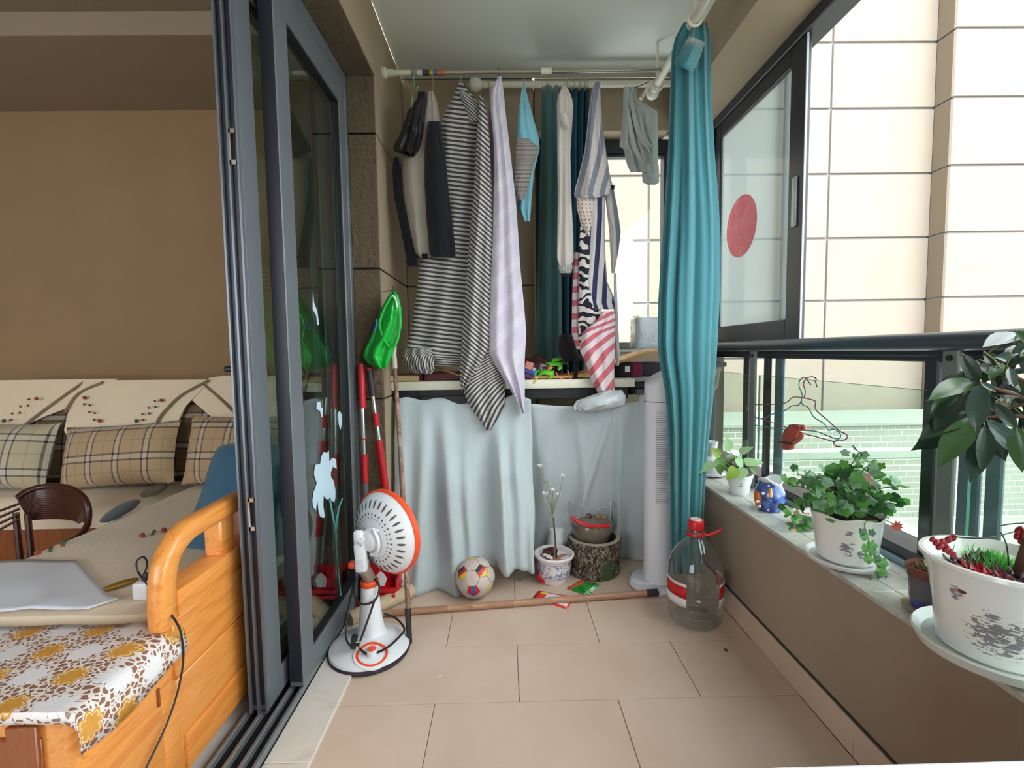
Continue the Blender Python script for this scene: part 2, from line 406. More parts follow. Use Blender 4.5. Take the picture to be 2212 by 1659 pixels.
# ---- sliding door between balcony and living room
dr = struct('door_1')
def dp(n, x0, x1, y0, y1, z0, z1, m=M_grayframe, bev=.003, par=None): return piece(n, par or dr, x0, x1, y0, y1, z0, z1, m, bev)
dp('frame_head', -.83, XD, -1.6, YJ, 2.33, ZD - .001); dp('frame_jamb', -.83, XD + .002, 2.17, YJ - .007, 0, 2.33); dp('frame_jamb', -.83, XD, -1.6, -1.54, 0, 2.33)
dp('track_base', -.83, XD - .003, -1.54, 2.17, 0, .012, M_darkgroove, 0)
for x in (-.826, -.782, -.738, -.700): dp('track_rail', x - .006, x + .006, -1.54, 2.17, .012, .034, mat('anodised track', (150, 155, 160), .35, .6, .04), .002)
M_dglass = glassmat('door glass', (222, 234, 228), 1.6, 0)
def leaf(x0, x1, y0, y1, st, far):
    bm = B(); z0, z1 = .036, 2.328
    box(bm, x0, x1, y0, y0 + st, z0, z1, .003, 1); box(bm, x0, x1, y1 - far, y1, z0, z1, .003, 1)
    box(bm, x0, x1, y0 + st, y1 - far, z0, z0 + .085, .003, 1); box(bm, x0, x1, y0 + st, y1 - far, z1 - .10, z1, .003, 1)
    lf = add('door_leaf', bm, M_grayframe, dr, False); xm = (x0 + x1) / 2
    bm = B(); box(bm, xm - .004, xm + .004, y0 + st - .004, y1 - far + .004, z0 + .08, z1 - .096); gp = add('glass_pane', bm, M_dglass, lf, False)
    bm = B()
    for (a, b, c, d) in ((y0 + st, y0 + st + .006, z0 + .085, z1 - .1), (y1 - far - .006, y1 - far, z0 + .085, z1 - .1), (y0 + st, y1 - far, z0 + .085, z0 + .091), (y0 + st, y1 - far, z1 - .106, z1 - .1)):
        box(bm, xm + .004, x1 - .006, a, b, c, d)
    add('gasket', bm, M_darkgroove, lf, False)
    bm = B(); box(bm, x0 + .004, x1 - .004, y0 - .002, y0 + .001, z0 + .02, z1 - .02); add('edge_face', bm, mat('shaded edge aluminium', (36, 38, 48), .4), lf, False)  # sheet over the leaf end, shade and groove put into its dark colour
    return lf
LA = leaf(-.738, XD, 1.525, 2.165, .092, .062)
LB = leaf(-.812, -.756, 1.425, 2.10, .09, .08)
for z in (.20, .0): pass
bm = B()
for x in (-.812, -.788, -.762): box(bm, x, x + .006, 1.412, 1.426, .036, 2.328)
add('edge_ribs', bm, mat('light edge ribs', (120, 128, 138), .35, .4), LB, False)
for (z0, z1) in ((1.70, 1.80), (.62, .72)):
    bm = B(); box(bm, -.782, -.764, 1.410, 1.4235, z0, z0 + .012); box(bm, -.782, -.764, 1.410, 1.4235, z1 - .012, z1); box(bm, -.782, -.777, 1.410, 1.4235, z0, z1)
    add('lock_strike', bm, M_chrome, LB, False)
bm = B(); box(bm, -.826, -.812, 1.45, 1.485, 1.03, 1.19, .006, 2); vs = tube(bm, [(-.812, 1.47, 1.11), (-.85, 1.47, 1.11), (-.862, 1.47, 1.108)], [.011, .010, .009], 10)
add('handle', bm, M_black, LB)
# flower decal on the outer leaf
def dec(n, pts, m, sx=.2411, ox=560, oy=950):
    bm = B(); poly(bm, [onx(ox + p[0] * sx, oy + p[1] * sx, XD - .0185) for p in pts], (.0012, 0, 0)); return add(n, bm, m, LA, False)
M_decal = mat('pale blue vinyl', (196, 222, 236), .4, var=.04); M_stem = mat('teal vinyl', (96, 176, 170), .4, var=.04)
dec('flower_sticker', [(575, 110), (610, 115), (622, 95), (625, 195), (655, 162), (685, 175), (692, 260), (660, 240), (640, 290), (640, 330), (665, 370), (680, 450), (680, 520), (670, 558), (645, 545), (630, 515), (620, 535), (595, 530), (575, 500), (572, 590), (585, 690), (575, 700), (545, 690), (530, 640), (520, 545), (510, 590), (505, 635), (480, 600), (475, 540), (485, 470), (515, 390), (490, 320), (490, 290), (500, 225), (545, 215), (555, 150)], M_decal)
dec('stem_sticker', [(624, 540), (640, 540), (685, 780), (695, 870), (690, 960), (735, 1400), (725, 1400), (683, 960), (680, 870), (672, 790)], M_stem)
dec('leaf_sticker', [(742, 520), (748, 528), (715, 620), (700, 760), (690, 830), (684, 830), (690, 690), (710, 600)], M_stem)
dec('petal_sticker', [(1000, 1425), (1015, 1410), (1030, 1440), (1030, 1500), (1020, 1550), (1008, 1510)], M_decal, .2893, 440, 480)
dec('petal_sticker', [(845, 1345), (870, 1340), (872, 1380), (888, 1390), (885, 1455), (875, 1450), (868, 1410), (840, 1395)], M_decal, .2893, 440, 480)
dec('petal_sticker', [(815, 530), (822, 600), (845, 660), (860, 760), (850, 770), (840, 700), (812, 650)], M_decal, .2893, 440, 480)
# ---- living room shell
piece('floor', None, -4.6, -.83, YF, 2.95, -.12, 0, M_lfloor, 0)['kind'] = 'structure'
piece('wall_living_back', None, -4.6, -.83, 2.95, 3.05, 0, 2.8, M_living, 0)['kind'] = 'structure'
piece('wall_living_left', None, -4.75, -4.6, YF, 3.05, 0, 2.8, M_living, 0)['kind'] = 'structure'
ws = struct('wall_living_front')  # unseen wall; its opening is added to let sky light into the room
for a in ((-4.6, -3.9, 0, 2.8), (-1.5, -.83, 0, 2.8), (-3.9, -1.5, 0, .4), (-3.9, -1.5, 2.5, 2.8)): piece('wall_part', ws, a[0], a[1], YF - .1, YF, a[2], a[3], M_living, 0)
lc = struct('ceiling_living')
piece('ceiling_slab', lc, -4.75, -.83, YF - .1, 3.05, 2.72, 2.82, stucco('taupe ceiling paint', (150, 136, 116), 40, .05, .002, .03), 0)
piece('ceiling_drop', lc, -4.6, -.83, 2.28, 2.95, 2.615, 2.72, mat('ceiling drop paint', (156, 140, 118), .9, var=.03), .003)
# ---- outside: neighbouring facade, tiled parapet, paved ground
M_fac = stucco('cream facade render', (152, 141, 128), 60, .15, .01, .05)
M_side = stucco('darker facade side', (100, 88, 72), 60, .15, .01, .05)  # return faces are coloured a darker brown than the front panels
M_fj = mat('grey facade joint', (120, 118, 116), .9, var=.03)
fc = struct('wall_neighbour')

piece('facade_core', fc, -3.2, 6.28, 7.03, 7.4, -.97, 9.2, M_fj, 0); piece('facade_core', fc, 6.31, 12, 6.73, 7.4, -.97, 9.2, M_fj, 0)
zj = [-.97, -.83, .09, 1.0, 1.84, 2.75, 3.67, 4.59, 5.505, 6.42, 7.33, 8.24, 9.2]
for a, b in zip(zj, zj[1:]):
    for c, d in zip((-3.2, -.51, 2.13, 4.77), (-.51, 2.13, 4.77, 6.28)): piece('facade_panel', fc, c + .016, d - (.016 if d < 6 else 0), 7.0, 7.05, a + .016, b - .016, M_fac, .004)
    for c, d in ((6.28, 9.0), (9.0, 12)): piece('facade_panel', fc, c + (.016 if c > 7 else 0), d - .016, 6.70, 6.75, a + .016, b - .016, M_fac, .004)
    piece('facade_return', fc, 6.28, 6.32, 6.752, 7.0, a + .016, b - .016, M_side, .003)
pw = struct('wall_terrace')
M_conc = stucco('pale concrete', (150, 156, 148), 20, .15, .01, .06)
piece('terrace_body', pw, -1, 12, 5.62, 6.69, -.97, .2, mat('white tile grout', (214, 217, 211), .8, var=.03), 0); piece('terrace_coping', pw, -1, 12, 5.57, 6.69, .2, .245, M_conc, .006)
bm = B(); z = -.955; r = 0
while z < .19:
    if not (-.215 < z < -.105):
        x = .4 + (r % 2) * .085
        while x < 9:
            q = random.uniform(-.003, .003)
            a = [bm.verts.new(p) for p in ((x + .005, 5.62, z + .005), (x + .165, 5.62, z + .005), (x + .165, 5.62, z + .068), (x + .005, 5.62, z + .068))]
            b = [bm.verts.new(p) for p in ((x + .006, 5.616 + q * .5, z + .006), (x + .164, 5.616 + q * .5, z + .006), (x + .164, 5.616 + q * .5, z + .067), (x + .006, 5.616 + q * .5, z + .067))]
            bm.faces.new(b)
            for i in range(4): bm.faces.new((a[i], a[(i + 1) % 4], b[(i + 1) % 4], b[i]))
            x += .17
    z += .073; r += 1
add('facing_tile', bm, mat('grey green wall tile', (146, 150, 138), .5, var=.08, vs=1.5), pw, False, kind='stuff')
piece('band_course', pw, -1, 12, 5.585, 5.62, -.20, -.115, M_conc, .004)
piece('ground', None, 1.36, 40, -40, 5.6, -1.07, -.97, stucco('pale paving', (160, 160, 152), 12, .1, .01, .06), 0)['kind'] = 'structure'
bm = B(); poly(bm, [(1.20, 5.0, 1.2), (1.36, 5.0, 1.2), (1.36, 5.0, 2.47), (1.20, 5.0, 2.25)], (0, .05, 0))
box(bm, 1.26, 1.30, 5.0, 5.05, -.97, 1.2)
add('screen_board', bm, mat('white painted board', (240, 240, 240), .6, var=.01), label='white slanted-top board standing outside the back window', cat='board')
# ================================================================ LIVING ROOM THINGS
def wood(name, a, b, axis=1, sc_=9, rough=.32, coat=.3):
    k = NT(name); mp = k.t.nodes.new('ShaderNodeMapping'); k.l(k.co(), mp.inputs[0]); s = [sc_] * 3; s[axis] = sc_ * .07; mp.inputs['Scale'].default_value = s
    n = k.noise(2.2, 7, .65, mp.outputs[0], 1.2); k.base(k.ramp(n, [(.3, a), (.52, b), (.62, a), (.75, b)])); k.bump(n, .06, .003)
    return k.set(rough, 0, .5, 0, 0, coat)
M_pine = wood('orange varnished pine', (214, 128, 52), (232, 156, 78))
M_pined = wood('dark shaded pine', (128, 66, 30), (150, 84, 42), 2)  # dark pine, also carries the shade of faces turned from the windows
k = NT('cream quilted sofa cover')
mp = k.noise(2.5, 3); k.base(k.mix(k.noise(3, 5), (244, 226, 200), (226, 206, 178)))
vq = k.t.nodes.new('ShaderNodeTexVoronoi'); vq.inputs['Scale'].default_value = 60; k.l(k.co(), vq.inputs['Vector'])
k.bump(k.math('ADD', vq.outputs['Distance'], k.noise(5, 3)), .2, .005); M_cover = k.set(.95, 0, .15, .3)
M_braid = cloth('taupe braid', (150, 128, 104)); M_sred = cloth('embroidery rust red', (170, 76, 58)); M_sgrn = cloth('embroidery green', (96, 104, 74))
def plaid(name, ground, dark, fx=7.0, fy=6.0, ox=.0, oy=.0):
    k = NT(name); uv = k.co('UV'); sp = k.t.nodes.new('ShaderNodeSeparateXYZ'); k.l(uv, sp.inputs[0])
    def band(ch, f, o):
        t = k.math('FRACT', k.math('ADD', k.math('MULTIPLY', sp.outputs[ch], f), o))
        a = k.math('MULTIPLY', k.math('GREATER_THAN', t, .10), k.math('LESS_THAN', t, .155)); b = k.math('MULTIPLY', k.math('GREATER_THAN', t, .30), k.math('LESS_THAN', t, .355))
        c = k.math('MULTIPLY', k.math('GREATER_THAN', t, .74), k.math('LESS_THAN', t, .77))
        return k.math('ADD', k.math('ADD', a, b), k.math('MULTIPLY', c, .35)), k.math('MULTIPLY', k.math('GREATER_THAN', t, .155), k.math('LESS_THAN', t, .30))
    a, wa = band(0, fx, ox); b, wb2 = band(1, fy, oy)
    c0 = k.mix(k.math('MULTIPLY', k.math('ADD', wa, wb2), .32), ground, (214, 206, 200))
    d = k.math('MINIMUM', k.math('MULTIPLY', k.math('ADD', a, b), .62), 1.0)
    k.base(k.mix(d, c0, dark)); k.bump(k.noise(240, 2), .2, .003); return k.set(.92, 0, .2, .2)
M_plaid = plaid('beige plaid', (188, 160, 126), (44, 34, 40)); M_plaid2 = plaid('brown plaid', (120, 100, 76), (36, 26, 28), 6, 6, .3, .1)
M_plaid3 = plaid('cream plaid', (190, 178, 150), (50, 44, 52), 6, 5.5, .2, .45)
M_blue = cloth('steel blue plush', (70, 116, 146), .12)
# ---- wooden sofa
sofa = thing('wooden_sofa', 'orange pine sofa with cream throw covers against the tan living room wall', 'sofa', (-1.7, 2.2, 0))
AX0, AX1 = -.925, -.85
for a, b in ((.06, .16), (.48, .548)):
    bm = B(); box(bm, AX0, AX1, 1.19, 1.62, a, b, .004, 2); add('side_rail', bm, M_pine, sofa)
for a, b in ((.163, .32), (.323, .477)):
    bm = B(); box(bm, AX0 + .014, AX1 - .004, 1.17, 1.60, a, b, .003, 1); add('side_board', bm, M_pine, sofa)
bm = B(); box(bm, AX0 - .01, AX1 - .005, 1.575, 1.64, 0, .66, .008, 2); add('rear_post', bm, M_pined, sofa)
bm = B(); pts = smooth_pts([(-.874, 1.165, .47), (-.874, 1.165, .54), (-.874, 1.185, .625), (-.874, 1.25, .675), (-.874, 1.36, .682), (-.874, 1.63, .682)], 6)
N = len(pts); prof = [(math.cos(a), math.sin(a)) for a in [2 * PI * i / 16 for i in range(16)]]; rings = []
for i, p in enumerate(pts):
    d, u, v = frame(pts[min(i + 1, N - 1)] - pts[max(i - 1, 0)]); u = V((1, 0, 0)); v = d.cross(u).normalized()
    rings.append([bm.verts.new(p + u * (math.copysign(abs(c) ** .6, c) * .025) + v * (math.copysign(abs(s) ** .6, s) * .029)) for c, s in prof])
for a, b in zip(rings, rings[1:]):
    for j in range(16): bm.faces.new((a[j], a[(j + 1) % 16], b[(j + 1) % 16], b[j]))
bm.faces.new(rings[0]); bm.faces.new(rings[-1]); add('arm_rail', bm, M_pine, sofa)
bm = B(); box(bm, AX0 + .01, AX1 - .012, 1.40, 1.475, .545, .66, .006, 1); add('arm_block', bm, M_pine, sofa)
bm = B(); box(bm, -.915, -.855, 1.115, 1.19, 0, .32, .01, 2); add('front_post', bm, M_pine, sofa)
# seat with quilted cover: chaise + main bench
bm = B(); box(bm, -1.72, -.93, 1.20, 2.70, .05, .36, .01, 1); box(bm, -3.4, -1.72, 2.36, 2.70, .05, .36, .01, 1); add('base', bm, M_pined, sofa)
def coverbox(x0, x1, y0, y1, z0, z1):
    bm = B(); nx, ny = 26, 26; P = []
    for i in range(ny + 1):
        row = []
        for j in range(nx + 1):
            u, v = j / nx, i / ny; x = x0 + (x1 - x0) * u; y = y0 + (y1 - y0) * v
            e = min(u * (x1 - x0), (1 - u) * (x1 - x0), v * (y1 - y0), (1 - v) * (y1 - y0)); z = z1 - .05 * max(0, 1 - e / .06) ** 2 + .006 * noise.noise(V((x * 6, y * 6, 1)))
            row.append((x, y, z))
        P.append(row)
    vs = grid(bm, P); per = [vs[0][j] for j in range(nx + 1)] + [vs[i][nx] for i in range(1, ny + 1)] + [vs[ny][j] for j in range(nx - 1, -1, -1)] + [vs[i][0] for i in range(ny - 1, 0, -1)]
    lo = [bm.verts.new((v.co.x, v.co.y, z0)) for v in per]; n = len(per)
    for i in range(n): bm.faces.new((per[i], per[(i + 1) % n], lo[(i + 1) % n], lo[i]))
    return bm
sc1 = add('seat_cover', coverbox(-1.735, -.928, 1.195, 2.70, .30, .455), M_cover, sofa); sc2 = add('seat_cover', coverbox(-3.4, -1.74, 2.34, 2.70, .30, .452), M_cover, sofa)
def sprig(p, d, n, parent, step=.022, nrm=V((0, 0, 1))):
    bm = B(); bg_ = B()
    for i in range(n):
        q = V(p) + V(d) * step * i; side = V(d).cross(nrm) * (.012 if i % 2 else -.012); R = .007 + .004 * (i in (0, n - 1))
        bmesh.ops.create_icosphere(bm if i % 3 == 0 else bg_, subdivisions=1, radius=R, matrix=Matrix.Translation(q + side))
    add('embroidery', bm, M_sred, parent, kind='stuff'); add('embroidery', bg_, M_sgrn, parent, kind='stuff')
for a, b, n in (((-1.66, 1.66, .46), (.1, .95, 0), 5), ((-1.25, 2.0, .463), (.6, .4, 0), 4), ((-1.40, 1.80, .463), (.3, .8, 0), 4)): sprig(a, V(b).normalized(), n, sc1)
for (px, py, L, ang, c) in ((333, 1059, .18, 1.86, (128, 116, 100)), (262, 1102, .26, 1.9, (86, 96, 104))):
    o_ = onz(px, py, .464); bm = B(); bmesh.ops.create_uvsphere(bm, u_segments=20, v_segments=8, radius=1, matrix=Matrix.Translation(o_) @ Matrix.Rotation(ang, 4, 'Z') @ Matrix.Diagonal((L / 2 * 1.3, .045, .012, 1)))
    add('exposed_pad', bm, cloth('pad %d' % px, c), sofa, label='grey seat pad showing between the covers')
# backrest with plaid cushions behind scalloped covers
bm = B(); box(bm, -3.4, -.95, 2.86, 2.94, .1, .97, .02, 2); add('backrest', bm, M_plaid2, sofa)
def cushion(w, h, t, m, name, parent, M, label=None, nu=18, nv=14, uvo=(0, 0), **kw):
    bm = B(); F_, U_ = [], []
    def pt(u, v, s):
        a, b = 2 * u - 1, 2 * v - 1; pin = 1 - .06 * (1 - abs(a) ** 3) * (abs(b) ** 4) ; pin2 = 1 - .06 * (1 - abs(b) ** 3) * (abs(a) ** 4)
        th = t / 2 * (max(0, 1 - abs(a) ** 2.6) ** .55) * (max(0, 1 - abs(b) ** 2.6) ** .55)
        return M @ V((a * w / 2 * pin2, s * th, (b * .5 + .5) * h * pin + (1 - pin) * h * .5))
    for s in (-1, 1):
        grid(bm, [[pt(j / nu, i / nv, s) for j in range(nu + 1)] for i in range(nv + 1)], [[(j / nu * w + uvo[0], i / nv * h + uvo[1]) for j in range(nu + 1)] for i in range(nv + 1)])
    bmesh.ops.remove_doubles(bm, verts=bm.verts, dist=.0004)
    return add(name, bm, m, parent, **kw) if parent is not None else add(name, bm, m, None, label=label, **kw)
for px_, w_ in ((105, .42), (405, .44), (-180, .5)):
    cushion(w_, .45, .10, M_plaid2, 'back_cushion', sofa, Matrix.Translation((at(px_, 950, 2.66).x, 2.645, .462)) @ Matrix.Rotation(-.18, 4, 'X'))
def flap(pts, Y, m, name, n=14):
    """hanging cover flap: outline in picture px -> cloth prism at its depth, bent forward over the cushions"""
    bm = B(); fs = poly(bm, [at(p[0], p[1], Y - .0010 * max(0, p[1] - 830)) for p in pts], (0, .012, 0)); bmesh.ops.triangulate(bm, faces=[f for f in bm.faces if len(f.verts) > 4]); return add(name, bm, m, sofa)
YB2 = 2.71
flap([(-20, 822), (255, 818), (150, 880), (135, 885), (95, 900), (40, 926), (-20, 940)], YB2, M_cover, 'back_cover')
flap([(150, 878), (180, 822), (455, 820), (400, 878), (380, 920), (345, 918), (240, 922), (165, 950), (150, 948), (138, 930)], YB2 - .012, M_cover, 'back_cover')
flap([(452, 816), (480, 812), (640, 812), (640, 940), (560, 935), (470, 912), (415, 865)], YB2 - .004, M_cover, 'back_cover')
bm = B(); box(bm, -3.4, -.95, 2.70, 2.94, .975, 1.0, .01, 2); add('back_cover_top', bm, M_cover, sofa)
def braid(pts, Y):
    bm = B(); tube(bm, smooth_pts([at(p[0], p[1], Y - .0010 * max(0, p[1] - 830) - .012) for p in pts], 4), .0075, 6); add('braid', bm, M_braid, sofa)
braid([(180, 826), (120, 868), (70, 905), (45, 926)], YB2); braid([(222, 826), (170, 850), (140, 890)], YB2 - .012); braid([(450, 822), (390, 855), (350, 895), (338, 915)], YB2 - .014); braid([(440, 830), (480, 865), (525, 910)], YB2 - .006)
for a, b, n in (((75, 858), (12, 912), 8), ((180, 862), (212, 912), 7), ((345, 862), (298, 912), 8), ((505, 840), (520, 860), 3)):
    A, C_ = at(a[0], a[1], YB2 - .05 - .0005 * (a[1] - 830)), at(b[0], b[1], YB2 - .11); sprig(A, (C_ - A).normalized(), n, sofa, (C_ - A).length / (n - 1), V((0, -1, 0)))
# ---- pillows
for (px, py, w_, h_, tz, m, lb) in ((250, 1046, .62, .345, -.05, M_plaid, 'wide beige plaid pillow in the middle of the sofa'), (-12, 1050, .52, .36, .03, M_plaid3, 'pale cream plaid pillow at the end of the sofa away from the door'), (492, 1040, .50, .38, .02, M_plaid, 'beige plaid pillow beside the blue cushion')):
    p = onz(px, py, .462); p.y = 2.50
    p = at(px, py, 2.48); p.z = .462
    cushion(w_, h_, .17, m, 'plaid_pillow', None, Matrix.Translation(p) @ Matrix.Rotation(tz, 4, 'Y') @ Matrix.Rotation(-.30, 4, 'X'), lb, cat='pillow', group='plaid pillows on the sofa', uvo=(px * .001, .05))
# ---- blue cushion
bm = B(); R_ = []
rows = [(955, 478, 600, .00), (975, 462, 612, -.03), (1010, 448, 618, -.06), (1060, 436, 622, -.09), (1110, 415, 628, -.10), (1160, 392, 630, -.11), (1215, 380, 630, -.11)]
for (py, a, b, yo) in rows:
    ring = []
    for k_ in range(20):
        t = 2 * PI * k_ / 20; u = .5 + .5 * math.copysign(abs(math.cos(t)) ** .8, math.cos(t)); s = math.sin(t)
        ring.append(at(a + (b - a) * u, py, 1.85 + yo + .09 * s))
    R_.append(ring)
vs = grid(bm, R_, None, True); bm.faces.new(vs[0]); bm.faces.new(vs[-1])
bl = add('blue_cushion', bm, M_blue, None, label='big steel blue plush cushion leaning behind the pine sofa arm', cat='cushion')
md = bl.modifiers.new('s', 'SUBSURF'); md.levels = 1; md.render_levels = 2
# ---- rattan chair
ch = thing('rattan_chair', 'low dark rattan chair with curved back in front of the sofa', 'chair', (-2.05, 2.02, 0))
M_ratt = wood('dark rattan', (84, 36, 24), (58, 24, 18), 0, 30, .4)
cx, cyy = -2.02, 2.02
outer = [(38, 1078), (55, 1066), (80, 1057), (110, 1053), (140, 1055), (165, 1064), (182, 1080), (190, 1100), (191, 1122)]
def chpt(x, y_): u = (x - 115) / 80; return at(x, y_, 2.12 - .07 * u * u)
bm = B()
for i in range(17):
    s_ = 1 - .052 * i; pts = [(118 + (x - 118) * (1 - .018 * i), 1132 + (y_ - 1132) * s_) for x, y_ in outer]
    tube(bm, smooth_pts([chpt(*p) for p in pts], 4), .0062, 6)
add('woven_back', bm, M_ratt, ch, kind='stuff')
bm = B(); tube(bm, smooth_pts([chpt(x, y_ - 3) for x, y_ in outer + [(186, 1142), (168, 1160), (140, 1176), (120, 1190)]], 5), .013, 10); add('top_rail', bm, M_ratt, ch)
for sx, sy in ((-.15, .06), (-.09, .05), (.12, -.2), (-.19, -.2)):
    bm = B(); tube(bm, [(cx + sx, cyy + sy, 0), (cx + sx * 1.02, cyy + sy, .47 if sy > 0 else .36)], .012, 8); add('leg', bm, M_ratt, ch)
bm = B(); lathe(bm, [(0, .22), (.2, .22), (.215, .235), (.2, .25), (0, .25)], (cx, cyy + .03, 0), 28); add('seat', bm, M_ratt, ch)
for i in range(4):
    bm = B(); tube(bm, [at(42, 1088 + i * 11, 2.08), at(-60, 1125 + i * 17, 2.0)], .006, 6); add('side_slat', bm, M_ratt, ch)
bm = B(); tube(bm, [V((at(-60, 1125, 2.0).x, 2.0, 0)), at(-60, 1120, 2.0)], .012, 8); add('leg', bm, M_ratt, ch)
# ---- chest with lace cloth
M_chest = M_pine
cst = thing('wooden_chest', 'low orange pine chest with lace cover beside the sofa arm', 'chest', (-1.35, 1.03, 0))
bm = B(); box(bm, -1.9, -.857, .905, 1.185, .03, .452, .03, 4); add('body', bm, M_pine, cst)
bm = B(); box(bm, -1.9, -.93, .897, .908, .06, .40, .004, 1); add('front_panel', bm, M_pined, cst)  # chest front turned from the windows, its shade painted by the darker pine
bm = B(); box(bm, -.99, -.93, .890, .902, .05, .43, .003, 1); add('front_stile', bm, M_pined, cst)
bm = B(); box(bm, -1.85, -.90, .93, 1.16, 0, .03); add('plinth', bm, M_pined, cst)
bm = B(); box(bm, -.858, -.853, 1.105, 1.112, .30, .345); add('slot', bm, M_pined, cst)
k = NT('white lace with gold flowers'); uv = k.co('UV')
def lacecell():
    vm = k.t.nodes.new('ShaderNodeVectorMath'); vm.operation = 'MULTIPLY'; k.l(uv, vm.inputs[0]); vm.inputs[1].default_value = (11.5, 11.5, 1)
    sp = k.t.nodes.new('ShaderNodeSeparateXYZ'); k.l(vm.outputs[0], sp.inputs[0]); x, y_ = sp.outputs[0], sp.outputs[1]
    row = k.math('FLOOR', y_); xs = k.math('ADD', x, k.math('MULTIPLY', row, .5)); col = k.math('FLOOR', xs)
    fx = k.math('SUBTRACT', k.math('FRACT', xs), .5); fy = k.math('SUBTRACT', k.math('FRACT', y_), .5)
    r = k.math('SQRT', k.math('ADD', k.math('MULTIPLY', fx, fx), k.math('MULTIPLY', fy, fy))); a = k.math('ARCTAN2', fy, fx)
    pet = k.math('ADD', .27, k.math('MULTIPLY', k.math('ABSOLUTE', k.math('COSINE', k.math('MULTIPLY', a, 4.0))), .12))
    fl_ = k.math('LESS_THAN', r, pet); par = k.math('MODULO', k.math('ABSOLUTE', k.math('ADD', row, col)), 2.0)
    return r, a, pet, fl_, par
r, a, pet, fl_, par = lacecell()
vo = k.t.nodes.new('ShaderNodeTexVoronoi'); vo.feature = 'DISTANCE_TO_EDGE'; vo.inputs['Scale'].default_value = 74; k.l(uv, vo.inputs['Vector'])
net = k.math('LESS_THAN', vo.outputs['Distance'], .13)
ground = k.mix(net, (146, 104, 84), (232, 224, 220))
gold = k.mix(k.math('LESS_THAN', k.math('ABSOLUTE', k.math('SUBTRACT', r, k.math('MULTIPLY', pet, .8))), .02), k.mix(k.noise(60, 3), (196, 132, 40), (228, 172, 84)), (240, 206, 150))
whitef = k.mix(k.math('LESS_THAN', k.math('ABSOLUTE', k.math('SINE', k.math('MULTIPLY', a, 8.0))), .12), (236, 234, 236), (206, 204, 208))
k.base(k.mix(fl_, ground, k.mix(k.math('GREATER_THAN', par, .5), whitef, gold)))
k.bump(k.math('ADD', k.math('MULTIPLY', fl_, .6), net), .5, .003); M_lace = k.set(.35, 0, .5, 0, 0, .2)
bm = B(); P, U = [], []
for i in range(13):
    v = i / 12; y_ = .893 + (1.20 - .893) * v; row, ur = [], []; drop = .085 + .012 * math.sin(v * 5)
    for s in [q / 30 for q in range(31)]:
        d_ = -1.92 + s * 1.02
        row.append((d_, y_, .458 + .0015 * math.sin(d_ * 30 + y_ * 20))); ur.append((d_, y_))
    for (x, z) in ((-.872, .4575), (-.857, .4535), (-.848, .444), (-.8445, .425), (-.843, .40), (-.842, .458 - drop)): row.append((x, y_, z)); ur.append((-.90 + (.458 - z) + (x + .9) * .5, y_))
    P.append(row); U.append(ur)
for q in (1, 0): P.insert(0, [(p[0], .890 - .002 * (1 - q), p[2] - (.008 if q else .02) * (1 if p[2] > .44 else .2)) for p in P[0 if q else 1]]); U.insert(0, [(u[0], .89 - .02 * (1 - q)) for u in U[0]])
grid(bm, P, U); lace = add('lace_cloth', bm, M_lace, None, thick=.0012, label='white lace tablecloth with gold flowers draped over the pine chest', cat='tablecloth')
# ---- white sheet, adapter, cable on the chaise
bm = B(); P = []
for i in range(15):
    row = []
    for j in range(21):
        u, v = j / 20, i / 14; L_ = onz(-90 + 280 * v * 0, 1325 - 110 * v, .462); R2 = onz(262 + (-100) * v if v > .25 else 190 + 300 * v, 1318 - 108 * v, .462)
        p = L_.lerp(R2, u); p.z = .4605 + .009 * (.5 + .5 * noise.noise(V((p.x * 7, p.y * 7, 0)))) + .03 * max(0, .25 - abs(u - .55)) * (1 - v); row.append(p)
    P.append(row)
grid(bm, P); add('white_sheet', bm, mat('white plastic sheet', (232, 238, 250), .4, var=.02), None, thick=.002, label='crinkled white sheet lying flat on the cream sofa cover', cat='sheet')
o_ = onz(262, 1262, .466); bm = B(); bmesh.ops.create_uvsphere(bm, u_segments=18, v_segments=8, radius=1, matrix=Matrix.Translation(o_) @ Matrix.Rotation(.9, 4, 'Z') @ Matrix.Diagonal((.045, .012, .010, 1)))
add('gold_ornament', bm, mat('old gold', (150, 112, 36), .4, .3), None, label='small oval gold ornament beside the white sheet on the sofa', cat='ornament')
ad = onz(312, 1288, .458); adp = thing('power_adapter', 'white plug-in power adapter with black cable on the sofa cover', 'charger', ad)
bm = B(); box(bm, ad.x - .02, ad.x + .025, ad.y - .02, ad.y + .02, .456, .505, .006, 2); add('body', bm, M_white, adp)
bm = B(); rbox(bm, (ad.x + .008, ad.y, .515), (.014, .012, .026), Matrix.Rotation(.1, 3, 'Y'), .002); add('usb_plug', bm, M_black, adp)
cp = [(310, 1245), (318, 1218), (310, 1203), (296, 1212), (297, 1232), (312, 1255), (330, 1282), (352, 1310), (375, 1335), (392, 1375), (396, 1425), (385, 1490), (360, 1565), (320, 1650), (300, 1690)]
pp = [at(x, y_, 1.40 - .012 * i) for i, (x, y_) in enumerate(cp[:6])] + [V((onx(x, y_, -.838))) for (x, y_) in cp[8:]]
bm = B(); tube(bm, smooth_pts(pp, 5), .0026, 6); add('cable', bm, M_black, adp)
# ================================================================ THINGS ON THE BALCONY FLOOR
def RotTo(d): return V((0, 0, 1)).rotation_difference(V(d).normalized()).to_matrix()
